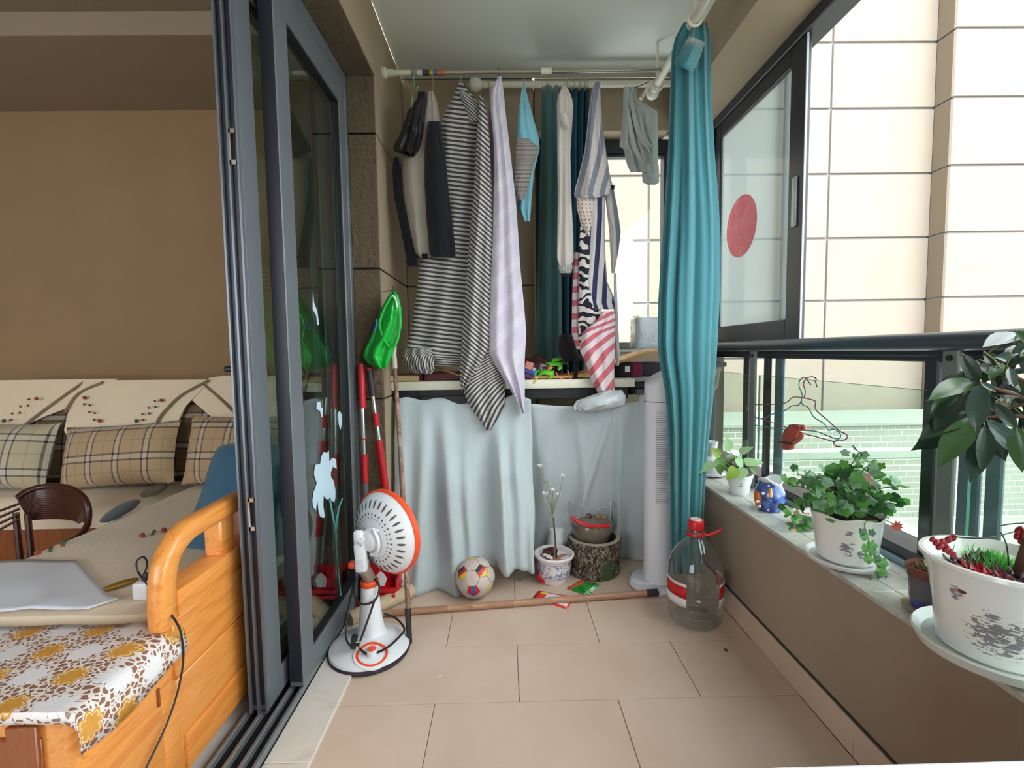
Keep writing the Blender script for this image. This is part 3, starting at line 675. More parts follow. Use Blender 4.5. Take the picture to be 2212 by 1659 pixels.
# ---- round floor fan
fb = V((-.54, 1.765, 0)); fan = thing('standing_fan', 'white standing fan with orange rim seen from behind by the sliding door', 'fan', fb)
M_fw = mat('fan white', (226, 230, 236), .35, var=.02)
bm = B(); lathe(bm, [(0, .004), (.151, .004), (.155, .012), (.152, .022), (0, .024)], fb, 48); add('base_skirt', bm, mat('fan dark violet foot', (40, 32, 48), .5, var=.03), fan)
bm = B(); lathe(bm, [(.151, .022), (.148, .030), (.12, .043), (.07, .052), (.045, .06), (0, .062)], fb, 48); add('base', bm, M_fw, fan)
kc = V((-.505, 1.675, 0))
def dome(x, y):
    r = math.hypot(x - fb.x, y - fb.y); return interp([(0, .062), (.045, .06), (.07, .052), (.12, .043), (.148, .03), (.16, .02)], r)[0]
def disc(name, m, r0, r1, h, par, c=kc, n=40):
    bm = B(); R2 = []
    for rr, dz in ((r0, 0), (r0, h), (r1, h), (r1, 0)):
        R2.append([V((c.x + rr * 1.12 * math.cos(a), c.y + rr * math.sin(a), dome(c.x + rr * math.cos(a), c.y + rr * math.sin(a)) + dz)) for a in [2 * PI * i / n for i in range(n)]])
    grid(bm, R2, None, True); return add(name, bm, m, par)
disc('dial_ring', M_orange, .044, .052, .0035, fan); disc('dial_edge', M_fw, .052, .060, .0045, fan)
zt = dome(kc.x, kc.y)
bm = B(); lathe(bm, [(.0, zt), (.019, zt), (.018, zt + .02), (0, zt + .02)], kc, 24, fn=lambda p, a: V((p.x * (1 + .04 * math.cos(a * 24)), p.y * (1 + .04 * math.cos(a * 24)), p.z))); kn = add('knob', bm, M_fw, fan)
bm = B(); lathe(bm, [(0, zt + .02), (.016, zt + .02), (.015, zt + .024), (0, zt + .025)], kc, 24); add('knob_cap', bm, M_orange, kn)
pc = V((fb.x - .002, 1.80, 0))
bm = B(); lathe(bm, [(.062, .05), (.052, .07), (.045, .105), (.036, .20), (.032, .258), (0, .258)], pc, 28); add('stand_cone', bm, M_fw, fan)
bm = B(); lathe(bm, [(.034, .248), (.036, .253), (.036, .266), (.033, .27), (0, .27)], pc, 28); add('collar', bm, M_orange, fan)
bm = B(); tube(bm, [pc + V((0, 0, .27)), pc + V((-.006, -.025, .315)), pc + V((-.010, -.05, .34))], .024, 18); add('inner_tube', bm, mat('brown grey tube', (168, 150, 138), .3, .2), fan)
hinge = at(772, 1190, 1.72); hp = pc + V((0, 0, .43))
bm = B(); rbox(bm, (pc.x - .012, pc.y - .055, .385), (.042, .036, .11), Matrix.Rotation(-.05, 3, 'Y'), .008, 2); hg = add('hinge_block', bm, M_fw, fan)
for i in range(6):
    bm = B(); rbox(bm, (pc.x - .011, pc.y - .075, .342 + i * .0085), (.036, .006, .0045), Matrix.Rotation(-.05, 3, 'Y'), .001, 1); add('rib', bm, M_fw, hg)
bm = B(); rbox(bm, (pc.x - .017, pc.y - .057, .452), (.038, .03, .075), Matrix.Rotation(-.05, 3, 'Y'), .012, 3); add('knuckle', bm, M_fw, hg)
bm = B(); cyl(bm, (pc.x - .005, pc.y - .076, .458), (pc.x - .005, pc.y - .066, .458), .007, 12); add('screw', bm, M_chrome, hg)
bm = B(); lathe(bm, [(0, 0), (.016, 0), (.016, .018), (.012, .024), (0, .024)], n=16, M=Matrix.Translation((pc.x - .034, pc.y - .055, .355)) @ Matrix.Rotation(-PI / 2, 4, 'Y')); add('tilt_knob', bm, M_orange, fan)
# head: back shell opens towards +x +y
hc = at(828, 1152, 1.81); fd = V((.56, .83, .05)).normalized(); hr = .163
MH = Matrix.Translation(hc) @ RotTo(fd).to_4x4()
prof = [(0.0, -.060), (.03, -.060), (.06, -.055), (.10, -.042), (.135, -.022), (.155, -.002), (hr, .012)]
bm = B(); lathe(bm, prof + [(hr - .004, .012), (.152, 0), (.13, -.018), (.095, -.037), (0, -.05)], n=64, M=MH); shell = add('back_shell', bm, M_fw, fan)
bm = B(); lathe(bm, [(hr + .002, .008), (hr + .007, .014), (hr + .006, .03), (hr, .036), (hr - .012, .036), (hr - .012, .012), (hr + .002, .008)], n=64, M=MH); add('rim', bm, M_orange, fan)
bm = B(); lathe(bm, [(0, -.092), (.026, -.090), (.040, -.08), (.046, -.055), (.046, -.05), (0, -.05)], n=28, M=MH @ Matrix.Translation((-.0, -.0, 0))); add('motor_cover', bm, M_fw, fan)
tube_b = B(); tube(tube_b, [V((pc.x - .017, pc.y - .057, .455)), hc - fd * .09], .018, 12); add('neck', tube_b, M_fw, fan)
M_slot = mat('fan slot shade brown', (92, 86, 76), .7, var=.02)  # slots are solid inlays; darkness of the holes put into this brown
def shell_z(r): return interp([(p[0], p[1]) for p in prof], r)[0]
for i in range(30):
    a = 2 * PI * i / 30 + .1
    for (r0, r1, w_) in ((.112, .142, .0048), (.088, .098, .0028), (.076, .081, .002)):
        bm = B(); pts = []
        for q in range(10):
            t = 2 * PI * q / 10; r = (r0 + r1) / 2 + (r1 - r0) / 2 * math.cos(t); s = w_ * math.sin(t); pts.append((r, s))
        vs = [bm.verts.new(MH @ V((r * math.cos(a) - s * math.sin(a), r * math.sin(a) + s * math.cos(a), shell_z(r) - .0012))) for r, s in pts]
        f = bm.faces.new(vs); ex = bmesh.ops.extrude_face_region(bm, geom=[f]); bmesh.ops.translate(bm, verts=[v for v in ex['geom'] if isinstance(v, bmesh.types.BMVert)], vec=fd * .0006)
        add('vent_slot', bm, M_slot, shell, False)
bm = B()
for sg in (-1,):
    pts = [MH @ V((.055 * math.cos(a) , .055 * math.sin(a), -.072)) for a in [PI * (-.42 + .84 * q / 12) - .35 for q in range(13)]]
    pts = [MH @ V((.062 * math.cos(-1.35), .062 * math.sin(-1.35), -.056))] + pts + [MH @ V((.062 * math.cos(.6), .062 * math.sin(.6), -.056))]
    tube(bm, pts, .006, 8)
add('cord_hook', bm, M_fw, shell)
bm = B(); lathe(bm, [(hr - .012, .018), (.04, .034), (0, .034)], n=40, M=MH); add('front_grille', bm, M_fw, fan)
cab = [(-.50, 1.79, .33), (-.478, 1.77, .30), (-.49, 1.745, .255), (-.535, 1.735, .245), (-.57, 1.76, .27), (-.58, 1.80, .33), (-.592, 1.79, .26), (-.60, 1.745, .17), (-.585, 1.70, .10), (-.545, 1.69, .085), (-.515, 1.72, .17), (-.49, 1.75, .26)]
bm = B(); tube(bm, smooth_pts([V((p[0] - .018, p[1], p[2] * .84)) for p in cab], 6), .0042, 8); add('power_cord', bm, M_black, fan)
bm = B(); tube(bm, smooth_pts([V(p) + V((-.018, 0, 0)) for p in [(-.545, 1.69, .075), (-.50, 1.665, .055), (-.44, 1.69, .058), (-.395, 1.745, .075), (-.395, 1.80, .07), (-.44, 1.86, .075), (-.49, 1.87, .09)]], 6), .0042, 8); add('power_cord', bm, M_black, fan)
bm = B(); rbox(bm, (-.571, 1.682, .092), (.022, .024, .05), Matrix.Rotation(.15, 3, 'Y'), .006, 2)
pl = add('plug', bm, M_black, fan)
for dx in (0, .018):
    bm = B(); box(bm, -.560, -.542, 1.668, 1.671, .078 + dx, .083 + dx); add('pin', bm, M_chrome, pl, False)
for a in (.7, 2.4, 4.0, 5.3):
    bm = B(); box(bm, fb.x + .13 * math.cos(a) - .01, fb.x + .13 * math.cos(a) + .01, fb.y + .13 * math.sin(a) - .01, fb.y + .13 * math.sin(a) + .01, 0, .006); add('rubber_foot', bm, M_black, fan, False)
# ---- football with 32 panels
r_b = .093; bc = V((-.143, 2.075 + .09, r_b)); bc = V((onz(1026, 1300).x, 2.16, r_b))
ball = thing('football', 'worn white football with flag-coloured panels lying beside the bamboo pole', 'ball', (bc.x, bc.y, 0))
ph = (1 + 5 ** .5) / 2; pts = set()
for base in ((0, 1, 3 * ph), (1, 2 + ph, 2 * ph), (ph, 2, 2 * ph + 1)):
    for sx in (-1, 1):
        for sy in (-1, 1):
            for sz in (-1, 1):
                b_ = (base[0] * sx, base[1] * sy, base[2] * sz)
                for rt in range(3): pts.add(tuple(round(q, 5) for q in (b_[rt], b_[(rt + 1) % 3], b_[(rt + 2) % 3])))
hb = B()
for p in pts: hb.verts.new(V(p))
bmesh.ops.convex_hull(hb, input=hb.verts); bmesh.ops.dissolve_limit(hb, angle_limit=.05, verts=hb.verts, edges=hb.edges); hb.faces.ensure_lookup_table()
RB = Matrix.Rotation(.35, 3, 'X') @ Matrix.Rotation(.5, 3, 'Z') @ Matrix.Rotation(.2, 3, 'Y')
M_ballw = mat('scuffed white leather', (214, 200, 190), .55, var=.12, vs=30, bump=.2, bs=300)
fcol = [mat('flag red', (206, 46, 56), .5), mat('flag blue', (52, 104, 176), .5), mat('flag yellow', (232, 200, 70), .5), mat('flag black', (44, 40, 44), .5), mat('flag sky', (150, 182, 200), .5), mat('flag green', (60, 130, 80), .5)]
def panel(f):
    vs = [RB @ v.co for v in f.verts]; c = sum(vs, V()) / len(vs); cn = c.normalized(); n = len(vs); bm = B(); rings = []
    for q, lift in ((1.0, .965), (.955, 1.0), (.62, 1.004), (.3, 1.006)):
        ring = []
        for i in range(n):
            for h in (0, 1 / 3, 2 / 3):
                p = vs[i].lerp(vs[(i + 1) % n], h); p = c + (p - c) * q; ring.append(bm.verts.new(bc + p.normalized() * r_b * lift * .994))
        rings.append(ring)
    m_ = len(rings[0])
    for a, b in zip(rings, rings[1:]):
        for i in range(m_): bm.faces.new((a[i], a[(i + 1) % m_], b[(i + 1) % m_], b[i]))
    bm.faces.new(rings[-1]); pent = n == 5
    d = (cn - V((.0, -.94, .34)).normalized()).length; mats = [M_ballw]
    key = sorted(range(1), key=lambda z: 0)
    if pent:
        e1 = (vs[0] - c).normalized(); idx = abs(hash((round(c.x, 2), round(c.z, 2)))) % 4
        tri = [(0, 1, 0), (3, 0, 2), (0, 4, 2), (1, 4, 1)][panel.k % 4]; panel.k += 1; mats = [M_ballw] + [fcol[i] for i in tri]
        for fa in bm.faces:
            q = fa.calc_center_median() - (bc + cn * r_b); t = q.dot(e1) / r_b
            if q.length / r_b < .34: fa.material_index = 1 + (0 if t < -.09 else (1 if t < .09 else 2))
    return add('panel', bm, mats, ball)
panel.k = 0
for f in hb.faces: panel(f)
hb.free()
bm = B(); bmesh.ops.create_uvsphere(bm, u_segments=32, v_segments=20, radius=r_b * .972, matrix=Matrix.Translation(bc)); add('seam_core', bm, mat('seam grey', (96, 88, 82), .8), ball)
# ---- blue and white flowerpot with dry stems
pp_ = V((.232, 2.30, 0)); pot = thing('flowerpot', 'blue and white porcelain flowerpot holding thin white-flowered stems on the floor', 'flowerpot', pp_)
def porcelain(name, ground, ink, ink2, sc_=26, z0=.03, z1=.105, wash=0, thr=.52):
    k = NT(name); ob = k.co(); sp = k.t.nodes.new('ShaderNodeSeparateXYZ'); k.l(ob, sp.inputs[0])
    n = k.noise(sc_, 3, .55, ob, 1.4); n2 = k.noise(sc_ * .45, 2, .5, ob, .5)
    m_ = k.math('MULTIPLY', k.math('GREATER_THAN', n, thr), k.math('GREATER_THAN', n2, .42))
    inb = k.math('MULTIPLY', k.math('GREATER_THAN', sp.outputs[2], z0), k.math('LESS_THAN', sp.outputs[2], z1))
    ln = k.math('ADD', k.math('LESS_THAN', k.math('ABSOLUTE', k.math('SUBTRACT', sp.outputs[2], z0)), .0014), k.math('LESS_THAN', k.math('ABSOLUTE', k.math('SUBTRACT', sp.outputs[2], z1)), .0014))
    f = k.math('MINIMUM', k.math('ADD', k.math('MULTIPLY', m_, inb), ln), 1)
    k.base(k.mix(k.math('MULTIPLY', f, .85), ground, k.mix(k.noise(sc_ * .6, 2), ink, ink2))); return k.set(.18, 0, .5, 0, 0, .4)
bm = B(); lathe(bm, [(0, .004), (.058, .0), (.062, .006), (.064, .022), (.078, .04), (.084, .075), (.086, .118), (.092, .128), (.101, .134), (.102, .142), (.096, .146), (.086, .142), (.083, .125), (0, .115)], pp_, 40)
add('bowl', bm, porcelain('blue and white porcelain', (228, 222, 226), (70, 92, 170), (120, 140, 200), 60, .038, .112), pot)
bm = B(); lathe(bm, [(0, .122), (.05, .121), (.082, .118)], pp_, 24, fn=lambda p, a: p + V((0, 0, .006 * math.sin(5 * a)))); add('soil', bm, mat('pinkish dry soil', (196, 138, 122), .9, var=.2, vs=40, bump=.5), pot)
M_stemg = mat('dry green stem', (148, 158, 118), .7); M_petal = mat('white petal', (226, 228, 226), .6, var=.02); M_dry = mat('dry brown leaf', (84, 40, 34), .7, var=.2, vs=30)
def stem(pts, r, par, m, name='stem', k_=5): bm = B(); tube(bm, smooth_pts(pts, k_), r, 6); return add(name, bm, m, par)
tops = [(1167, 1010), (1182, 1045), (1178, 1070), (1195, 1062), (1205, 1072), (1172, 1080), (1190, 1090), (1198, 1085), (1216, 1032)]
root = V((.232, 2.29, .12)); fork = at(1193, 1115, 2.30); stem([root, at(1199, 1165, 2.295), fork], [.0035] * 11, pot, M_stemg)
stem([V((.245, 2.28, .12)), at(1201, 1180, 2.285), at(1196, 1118, 2.285)], .003, pot, mat('dark bamboo stake', (58, 52, 50), .6), 'stake')
for i, (x, y_) in enumerate(tops):
    t = at(x, y_, 2.29 + .02 * math.sin(i * 2)); stem([fork, fork.lerp(t, .5) + V((.008 * math.sin(i), 0, .01)), t], .0018, pot, M_stemg)
    if i in (0, 2, 3, 4, 8):
        bm = B()
        for q in range(5):
            a = 2 * PI * q / 5 + i; d = V((math.cos(a), math.sin(a) * .8, .9)).normalized() * .022
            b1 = d.cross(V((0, 0, 1))).normalized() * .008
            vs = [bm.verts.new(t), bm.verts.new(t + d * .6 + b1), bm.verts.new(t + d * 1.1), bm.verts.new(t + d * .6 - b1)]; bm.faces.new(vs)
        add('blossom', bm, M_petal, pot, False, thick=.0008, kind='stuff')
    else:
        for q in range(3):
            bm = B(); e = t + V((random.uniform(-.02, .02), 0, random.uniform(.005, .02))); m2 = (t + e) / 2 + V((0, -.004, 0)); vs = [bm.verts.new(p) for p in (t, m2 + V((.003, 0, .003)), e, m2 - V((.003, 0, .003)))]; bm.faces.new(vs); add('leaflet', bm, M_stemg, pot, False, thick=.0006)
for i, (dx, dy, s_, m_) in enumerate(((-.03, -.02, .014, M_petal), (-.045, .0, .012, M_petal), (-.02, -.035, .011, M_petal), (-.005, .03, .03, M_dry), (-.03, .025, .026, M_dry))):
    bm = B(); bmesh.ops.create_icosphere(bm, subdivisions=2, radius=s_, matrix=Matrix.Translation(pp_ + V((dx, dy, .128 + s_ * .4))) @ Matrix.Diagonal((1, 1, .6, 1)))
    for v in bm.verts: v.co += V((0, 0, 0)) + v.normal * .25 * s_ * noise.noise(v.co * 120)
    add('pebble' if m_ is M_petal else 'dried_lump', bm, m_, pot)
# ---- white upturned cup behind
cpz = V((.208, 2.43, 0)); bm = B(); MU = Matrix.Translation((.262, 2.46, .0)) @ Matrix.Rotation(-.02, 4, 'X')
lathe(bm, [(0, .215), (.03, .214), (.043, .204), (.047, .185), (.057, .10), (.061, .098), (.062, .09), (.058, .085), (.058, 0), (.05, 0), (.05, .16), (0, .19)], n=32, M=MU)
add('upturned_bucket', bm, M_white, None, label='small white plastic bucket turned upside down behind the porcelain flowerpot', cat='bucket')
# ---- log planter with clear bowl
lp = V((.452, 2.40, 0)); lgp = thing('log_planter', 'round planter made of a bark-covered log slice under the clear bowl', 'planter', lp)
k = NT('rough bark'); mpn = k.t.nodes.new('ShaderNodeMapping'); k.l(k.co(), mpn.inputs[0]); mpn.inputs['Scale'].default_value = (1, 1, .45); mpn.inputs['Rotation'].default_value = (.3, .2, 0)
nb = k.noise(75, 3, .6, mpn.outputs[0], 1.2); k.base(k.mix(k.math('GREATER_THAN', k.noise(5, 2), .64), k.ramp(nb, [(.38, (52, 40, 36)), (.5, (84, 70, 60)), (.6, (150, 140, 124)), (.75, (176, 164, 146))]), k.mix(nb, (30, 60, 26), (90, 110, 70))))
k.bump(nb, 1, .012); M_bark = k.set(.85, 0, .3)
bm = B(); lathe(bm, [(0, .0), (.122, .0), (.132, .01), (.135, .09), (.140, .175), (.137, .185), (.118, .187), (.112, .175), (.108, .1), (0, .095)], lp, 72, fn=lambda p, a: V((p.x, p.y, p.z)) * 1 if p.z > .18 or p.x ** 2 + p.y ** 2 < .0135 else V((p.x * (1 + .03 * noise.noise(V((math.cos(a) * 9, math.sin(a) * 9, p.z * 30)))), p.y * (1 + .03 * noise.noise(V((math.cos(a) * 9, math.sin(a) * 9, p.z * 30)))), p.z)))
add('bark_body', bm, M_bark, lgp)
bm = B(); lathe(bm, [(.113, .1865), (.135, .1865), (.133, .190), (.115, .190), (.113, .1865)], lp, 72); add('cut_rim', bm, mat('sawn wood rim', (190, 178, 156), .8, var=.15, vs=20), lgp)
bz = V((lp.x - .012, 2.405, .105)); bwl = thing('clear_bowl', 'clear plastic bowl of soil resting in the log planter', 'bowl', bz)
M_clear = glassmat('clear plastic', (246, 248, 247), 1.6, .07)
bm = B(); lathe(bm, [(r_, z_ * 1.7) for r_, z_ in ((0, .0), (.06, .0), (.090, .03), (.110, .075), (.114, .088), (.109, .094), (.117, .102), (.119, .125), (.113, .15), (.115, .152))], bz, 40); add('shell', bm, M_clear, bwl)
bm = B(); tube(bm, [bz + V((.114 * math.cos(a), .114 * math.sin(a), .259)) for a in [2 * PI * q / 40 for q in range(40)]], .0022, 6, closed=True); add('rim_bead', bm, M_clear, bwl)
bm = B(); lathe(bm, [(r_, z_ * 1.7) for r_, z_ in ((0, .009), (.054, .01), (.084, .034), (.104, .078), (.108, .09), (.104, .096), (.06, .10), (0, .101))], bz, 36); add('soil', bm, mat('grey brown soil', (150, 132, 116), .9, var=.25, vs=30, bump=.5), bwl)
bm = B(); pts = smooth_pts([at(1234, 1117, 2.335), at(1262, 1133, 2.30), at(1290, 1137, 2.295), at(1316, 1135, 2.30)], 6); rr = [.0095] * len(pts); tube(bm, pts, rr, 8); add('red_carry_strap', bm, M_red, bwl)
for p, s_, m_ in ((at(1303, 1124, 2.40), .014, mat('dried orange peel', (206, 152, 84), .6, var=.2, vs=40)), (at(1290, 1126, 2.42), .013, MC['dried orange peel']), (at(1272, 1128, 2.42), .018, M_dry), (at(1265, 1127, 2.45), .016, M_dry)):
    bm = B(); bmesh.ops.create_icosphere(bm, subdivisions=2, radius=s_, matrix=Matrix.Translation((p.x, p.y, bz.z + .168 + s_ * .5)))
    add('dried_fruit', bm, m_, bwl)
bm = B(); tube(bm, [bz + V((.09, -.03, .17)), bz + V((.092, -.035, .27))], .0018, 6); add('white_tag', bm, M_white, bwl)
# ---- plastic bag and red cap at the foot of the cloth
bg2 = V((.08, 2.31, 0)); bm = B(); bmesh.ops.create_icosphere(bm, subdivisions=4, radius=1, matrix=Matrix.Translation((.075, 2.36, .05)) @ Matrix.Diagonal((.10, .07, .055, 1)))
for v in bm.verts: v.co += v.normal * .022 * noise.noise(v.co * 26); v.co.z = max(v.co.z, .001)
add('clear_bag', bm, glassmat('crinkled clear film', (240, 232, 226), 1.6, .22, .12), None, label='crumpled clear plastic bag on the floor under the cloth hem', cat='bag')
bm = B(); lathe(bm, [(0, 0), (.028, 0), (.03, .004), (.03, .03), (.027, .034), (0, .034)], n=24, M=Matrix.Translation((.175, 2.30, .03)) @ Matrix.Rotation(PI / 2 - .25, 4, 'X')); add('bottle_cap', bm, M_red, None, label='red plastic cap lying beside the porcelain flowerpot', cat='cap')
# ---- seed packets
def packet(name, corners, m, label, h=.004):
    P = [onz(*c) for c in corners]; t = thing(name, label, 'packet', sum(P, V()) / 4, 'seed packets on the floor')
    bm = B(); n = 8; T = []; U = []
    for i in range(n + 1):
        row = []
        for j in range(n + 1):
            u, v = j / n, i / n; p = P[0].lerp(P[1], u).lerp(P[3].lerp(P[2], u), v); p.z = .002 + h * math.sin(PI * u) ** .5 * math.sin(PI * v) ** .5 + .002 * noise.noise(V((u * 4, v * 4, len(label))));  row.append(p)
        T.append(row); U.append([(j / n, i / n) for j in range(n + 1)])
    grid(bm, T, U); add('pouch', bm, m, t, thick=.0012); return t
k = NT('red and white seed packet print'); uv = k.co('UV'); sp = k.t.nodes.new('ShaderNodeSeparateXYZ'); k.l(uv, sp.inputs[0]); u_, v_ = sp.outputs[0], sp.outputs[1]
inn = k.math('MULTIPLY', k.math('MULTIPLY', k.math('GREATER_THAN', u_, .30), k.math('LESS_THAN', u_, .95)), k.math('MULTIPLY', k.math('GREATER_THAN', v_, .14), k.math('LESS_THAN', v_, .88)))
txt = k.math('MULTIPLY', k.math('GREATER_THAN', k.math('FRACT', k.math('MULTIPLY', v_, 13)), .55), k.math('GREATER_THAN', k.noise(90, 1, .5), .45))
yel = k.math('MULTIPLY', k.math('LESS_THAN', k.math('ADD', k.math('POWER', k.math('SUBTRACT', u_, .24), 2), k.math('POWER', k.math('SUBTRACT', v_, .2), 2)), .022), 1)
k.base(k.mix(inn, k.mix(yel, k.mix(k.noise(30, 3), (214, 30, 50), (236, 76, 60)), (232, 202, 60)), k.mix(k.math('MULTIPLY', txt, .5), (240, 238, 244), (90, 96, 140)))); M_pk1 = k.set(.3)
k = NT('green leaf seed packet print'); uv = k.co('UV'); sp = k.t.nodes.new('ShaderNodeSeparateXYZ'); k.l(uv, sp.inputs[0]); u_, v_ = sp.outputs[0], sp.outputs[1]
wave = k.math('ADD', k.math('MULTIPLY', k.math('SINE', k.math('MULTIPLY', v_, 5)), .08), .24)
gr = k.ramp(k.noise(55, 4, .7), [(.35, (14, 70, 26)), (.5, (36, 150, 60)), (.7, (70, 186, 90))]); lt = k.math('MULTIPLY', k.math('GREATER_THAN', u_, .80), k.math('GREATER_THAN', k.noise(80, 1), .5))
k.base(k.mix(k.math('LESS_THAN', u_, wave), k.mix(lt, gr, (220, 240, 220)), k.mix(k.math('GREATER_THAN', v_, .8), (236, 96, 50), (226, 62, 44)))); M_pk2 = k.set(.3)
packet('seed_packet', ((1163, 1277), (1240, 1290), (1226, 1317), (1150, 1293)), M_pk1, 'red and white seed packet lying partly under the bamboo pole')
packet('seed_packet', ((1254, 1254), (1299, 1264), (1271, 1288), (1224, 1272)), M_pk2, 'green and orange seed packet at the foot of the log planter')
# ---- bamboo pole across the floor
a_, b_ = V((-.575, 2.0, .016)), V((.70, 2.132, .016)); bp = thing('bamboo_pole', 'brown bamboo pole with dark tip lying across the beige floor tiles', 'pole', (0, 2.06, 0))
M_bam = wood('brown bamboo', (150, 108, 84), (172, 132, 106), 0, 12, .45, .1)
L_ = (b_ - a_); nodes = [0, .24, .325, .47, .60, .73, .86, .955]
pts, rr = [], []
for i, t in enumerate(nodes):
    for dt, r in ((-.004, .0145), (0, .0165), (.004, .0145)):
        q = min(1, max(0, t + dt)); pts.append(a_ + L_ * q); rr.append(r)
bm = B(); tube(bm, pts, rr, 14); add('cane', bm, M_bam, bp)
bm = B(); tube(bm, [a_ + L_ * .958, b_], .0165, 14); add('dark_tip', bm, mat('dark brown wrap', (62, 44, 46), .6), bp)
# ---- tower fan
tc = V((.735, 2.235, 0)); tw = thing('tower_fan', 'tall white tower fan with slatted grille beside the teal curtain', 'fan', tc)
R_t = .069; MT = mat('tower fan white', (226, 228, 236), .4, var=.015)
bm = B(); n = 40
def ring(z, sl=0, r=R_t): return [bm.verts.new((tc.x + r * math.cos(a), tc.y + r * math.sin(a), z + sl * math.cos(a - .25))) for a in [2 * PI * i / n for i in range(n)]]
rs_ = [ring(.03), ring(.20), ring(.40), ring(.46), ring(.85), ring(.905), ring(1.02, .035), ring(1.026, .035, R_t * .93)]
for a, b in zip(rs_, rs_[1:]):
    for i in range(n): bm.faces.new((a[i], a[(i + 1) % n], b[(i + 1) % n], b[i]))
bm.faces.new(rs_[0]); bm.faces.new(rs_[-1]); add('column', bm, MT, tw)
bm = B(); R2 = R_t + .0006; P = []
def arc(r, z, a0, a1, q=14): return [V((tc.x + r * math.cos(a0 + (a1 - a0) * i / q), tc.y + r * math.sin(a0 + (a1 - a0) * i / q), z)) for i in range(q + 1)]
A0, A1 = -PI * .66, -PI * .02
grid(bm, [arc(R2, .43, A0, A1), arc(R2, .86, A0, A1)]); add('grille_shade', bm, mat('grille shade grey', (158, 162, 170), .6), tw, thick=.0008)  # grey sheet on the column, shade between the slats painted in
bm = B()
for i in range(50):
    z = .432 + i * .0087; grid(bm, [arc(R2 + .0005, z, A0, A1), arc(R2 + .004, z + .001, A0, A1), arc(R2 + .004, z + .0058, A0, A1), arc(R2 + .0005, z + .0064, A0, A1)])
for f in (A0, (A0 + A1) / 2 - .05, A1): grid(bm, [arc(R2 + .005, .428, f - .02, f + .02, 2), arc(R2 + .005, .866, f - .02, f + .02, 2)])
add('grille_slat', bm, MT, tw, kind='stuff')
bm = B(); grid(bm, [arc(R_t + .0005, .905, -PI, PI, 40), arc(R_t + .0005, .9085, -PI, PI, 40)]); add('seam', bm, mat('seam grey line', (120, 124, 130), .6), tw)
bm = B(); grid(bm, [arc(R_t + .0012, .935, -.95, .1, 10), arc(R_t + .0012, .962, -.95, .1, 10)]); add('handle_recess', bm, mat('recess grey', (128, 132, 142), .6), tw, thick=.001)
for sgn, nm in ((0, 'base_ring'), (1, 'base_ring')):
    bm = B(); cxx = tc.x - .03 - .02 * sgn; lathe(bm, [(0, .0 + .014 * sgn), (.105 - .03 * sgn, 0 + .014 * sgn), (.11 - .03 * sgn, .006 + .014 * sgn), (.10 - .03 * sgn, .016 + .014 * sgn), (.07, .026 + .010 * sgn), (0, .03 + .010 * sgn)], (cxx, tc.y + .02 * sgn, 0), 40); add(nm, bm, MT, tw)
# ---- big water bottle
wbz = V((.800, 1.945, 0)); wbt = thing('water_bottle', 'large clear plastic water bottle with red cap beside the parapet', 'bottle', wbz)
prof = [(0, .01), (.06, .006), (.095, .0), (.108, .012), (.111, .03), (.108, .045), (.112, .06), (.108, .075), (.112, .09), (.113, .20), (.110, .235), (.098, .275), (.074, .315), (.046, .345), (.028, .362), (.0265, .372), (.031, .378), (.027, .384), (.0265, .40)]
M_pet = glassmat('clear bottle plastic', (248, 250, 250), 2.0, .06)
bm = B(); lathe(bm, prof, wbz, 48, fn=lambda p, a: V((p.x, p.y, p.z))); add('shell', bm, M_pet, wbt)
for i, z in enumerate((.05, .08, .11, .145)):
    bm = B(); tube(bm, [wbz + V((.0 + .113 * math.cos(a), .113 * math.sin(a), z)) for a in [-2.2 + 1.0 * q / 10 for q in range(11)]], .0022, 6); add('moulded_rib', bm, M_pet, wbt)
for a0, a1 in ((-3.5, -2.25), (-1.02, .35)):
    for z0, z1, m_ in ((.092, .128, mat('label white', (228, 226, 226), .5, var=.02)), (.128, .178, M_red), (.178, .19, MC['label white'])):
        bm = B(); grid(bm, [[wbz + V((.1145 * math.cos(a), .1145 * math.sin(a), z)) for a in [a0 + (a1 - a0) * q / 16 for q in range(17)]] for z in (z0, z1)]); add('label_band', bm, m_, wbt, thick=.0005)
bm = B(); lathe(bm, [(.026, .392), (.0315, .392), (.032, .396), (.0315, .425), (.028, .43), (0, .431)], wbz, 32, fn=lambda p, a: V((p.x * (1 + .012 * math.cos(a * 30)), p.y * (1 + .012 * math.cos(a * 30)), p.z))); add('cap', bm, M_red, wbt)
bm = B(); lathe(bm, [(0, .431), (.024, .431), (.022, .434), (0, .434)], wbz, 24); add('cap_disc', bm, mat('cap seal silver pink', (226, 190, 190), .3), wbt)
bm = B(); lathe(bm, [(.030, .366), (.037, .366), (.039, .370), (.037, .378), (.031, .378), (.030, .366)], wbz, 32); cr = add('carry_ring', bm, M_red, wbt)
bm = B(); tube(bm, smooth_pts([wbz + V(p) for p in ((.03, -.02, .372), (.05, -.03, .376), (.075, -.03, .385), (.10, -.025, .394))], 4), [.006] * 4 + [.0075] * 5 + [.006] * 4, 8); add('carry_tab', bm, M_red, wbt)
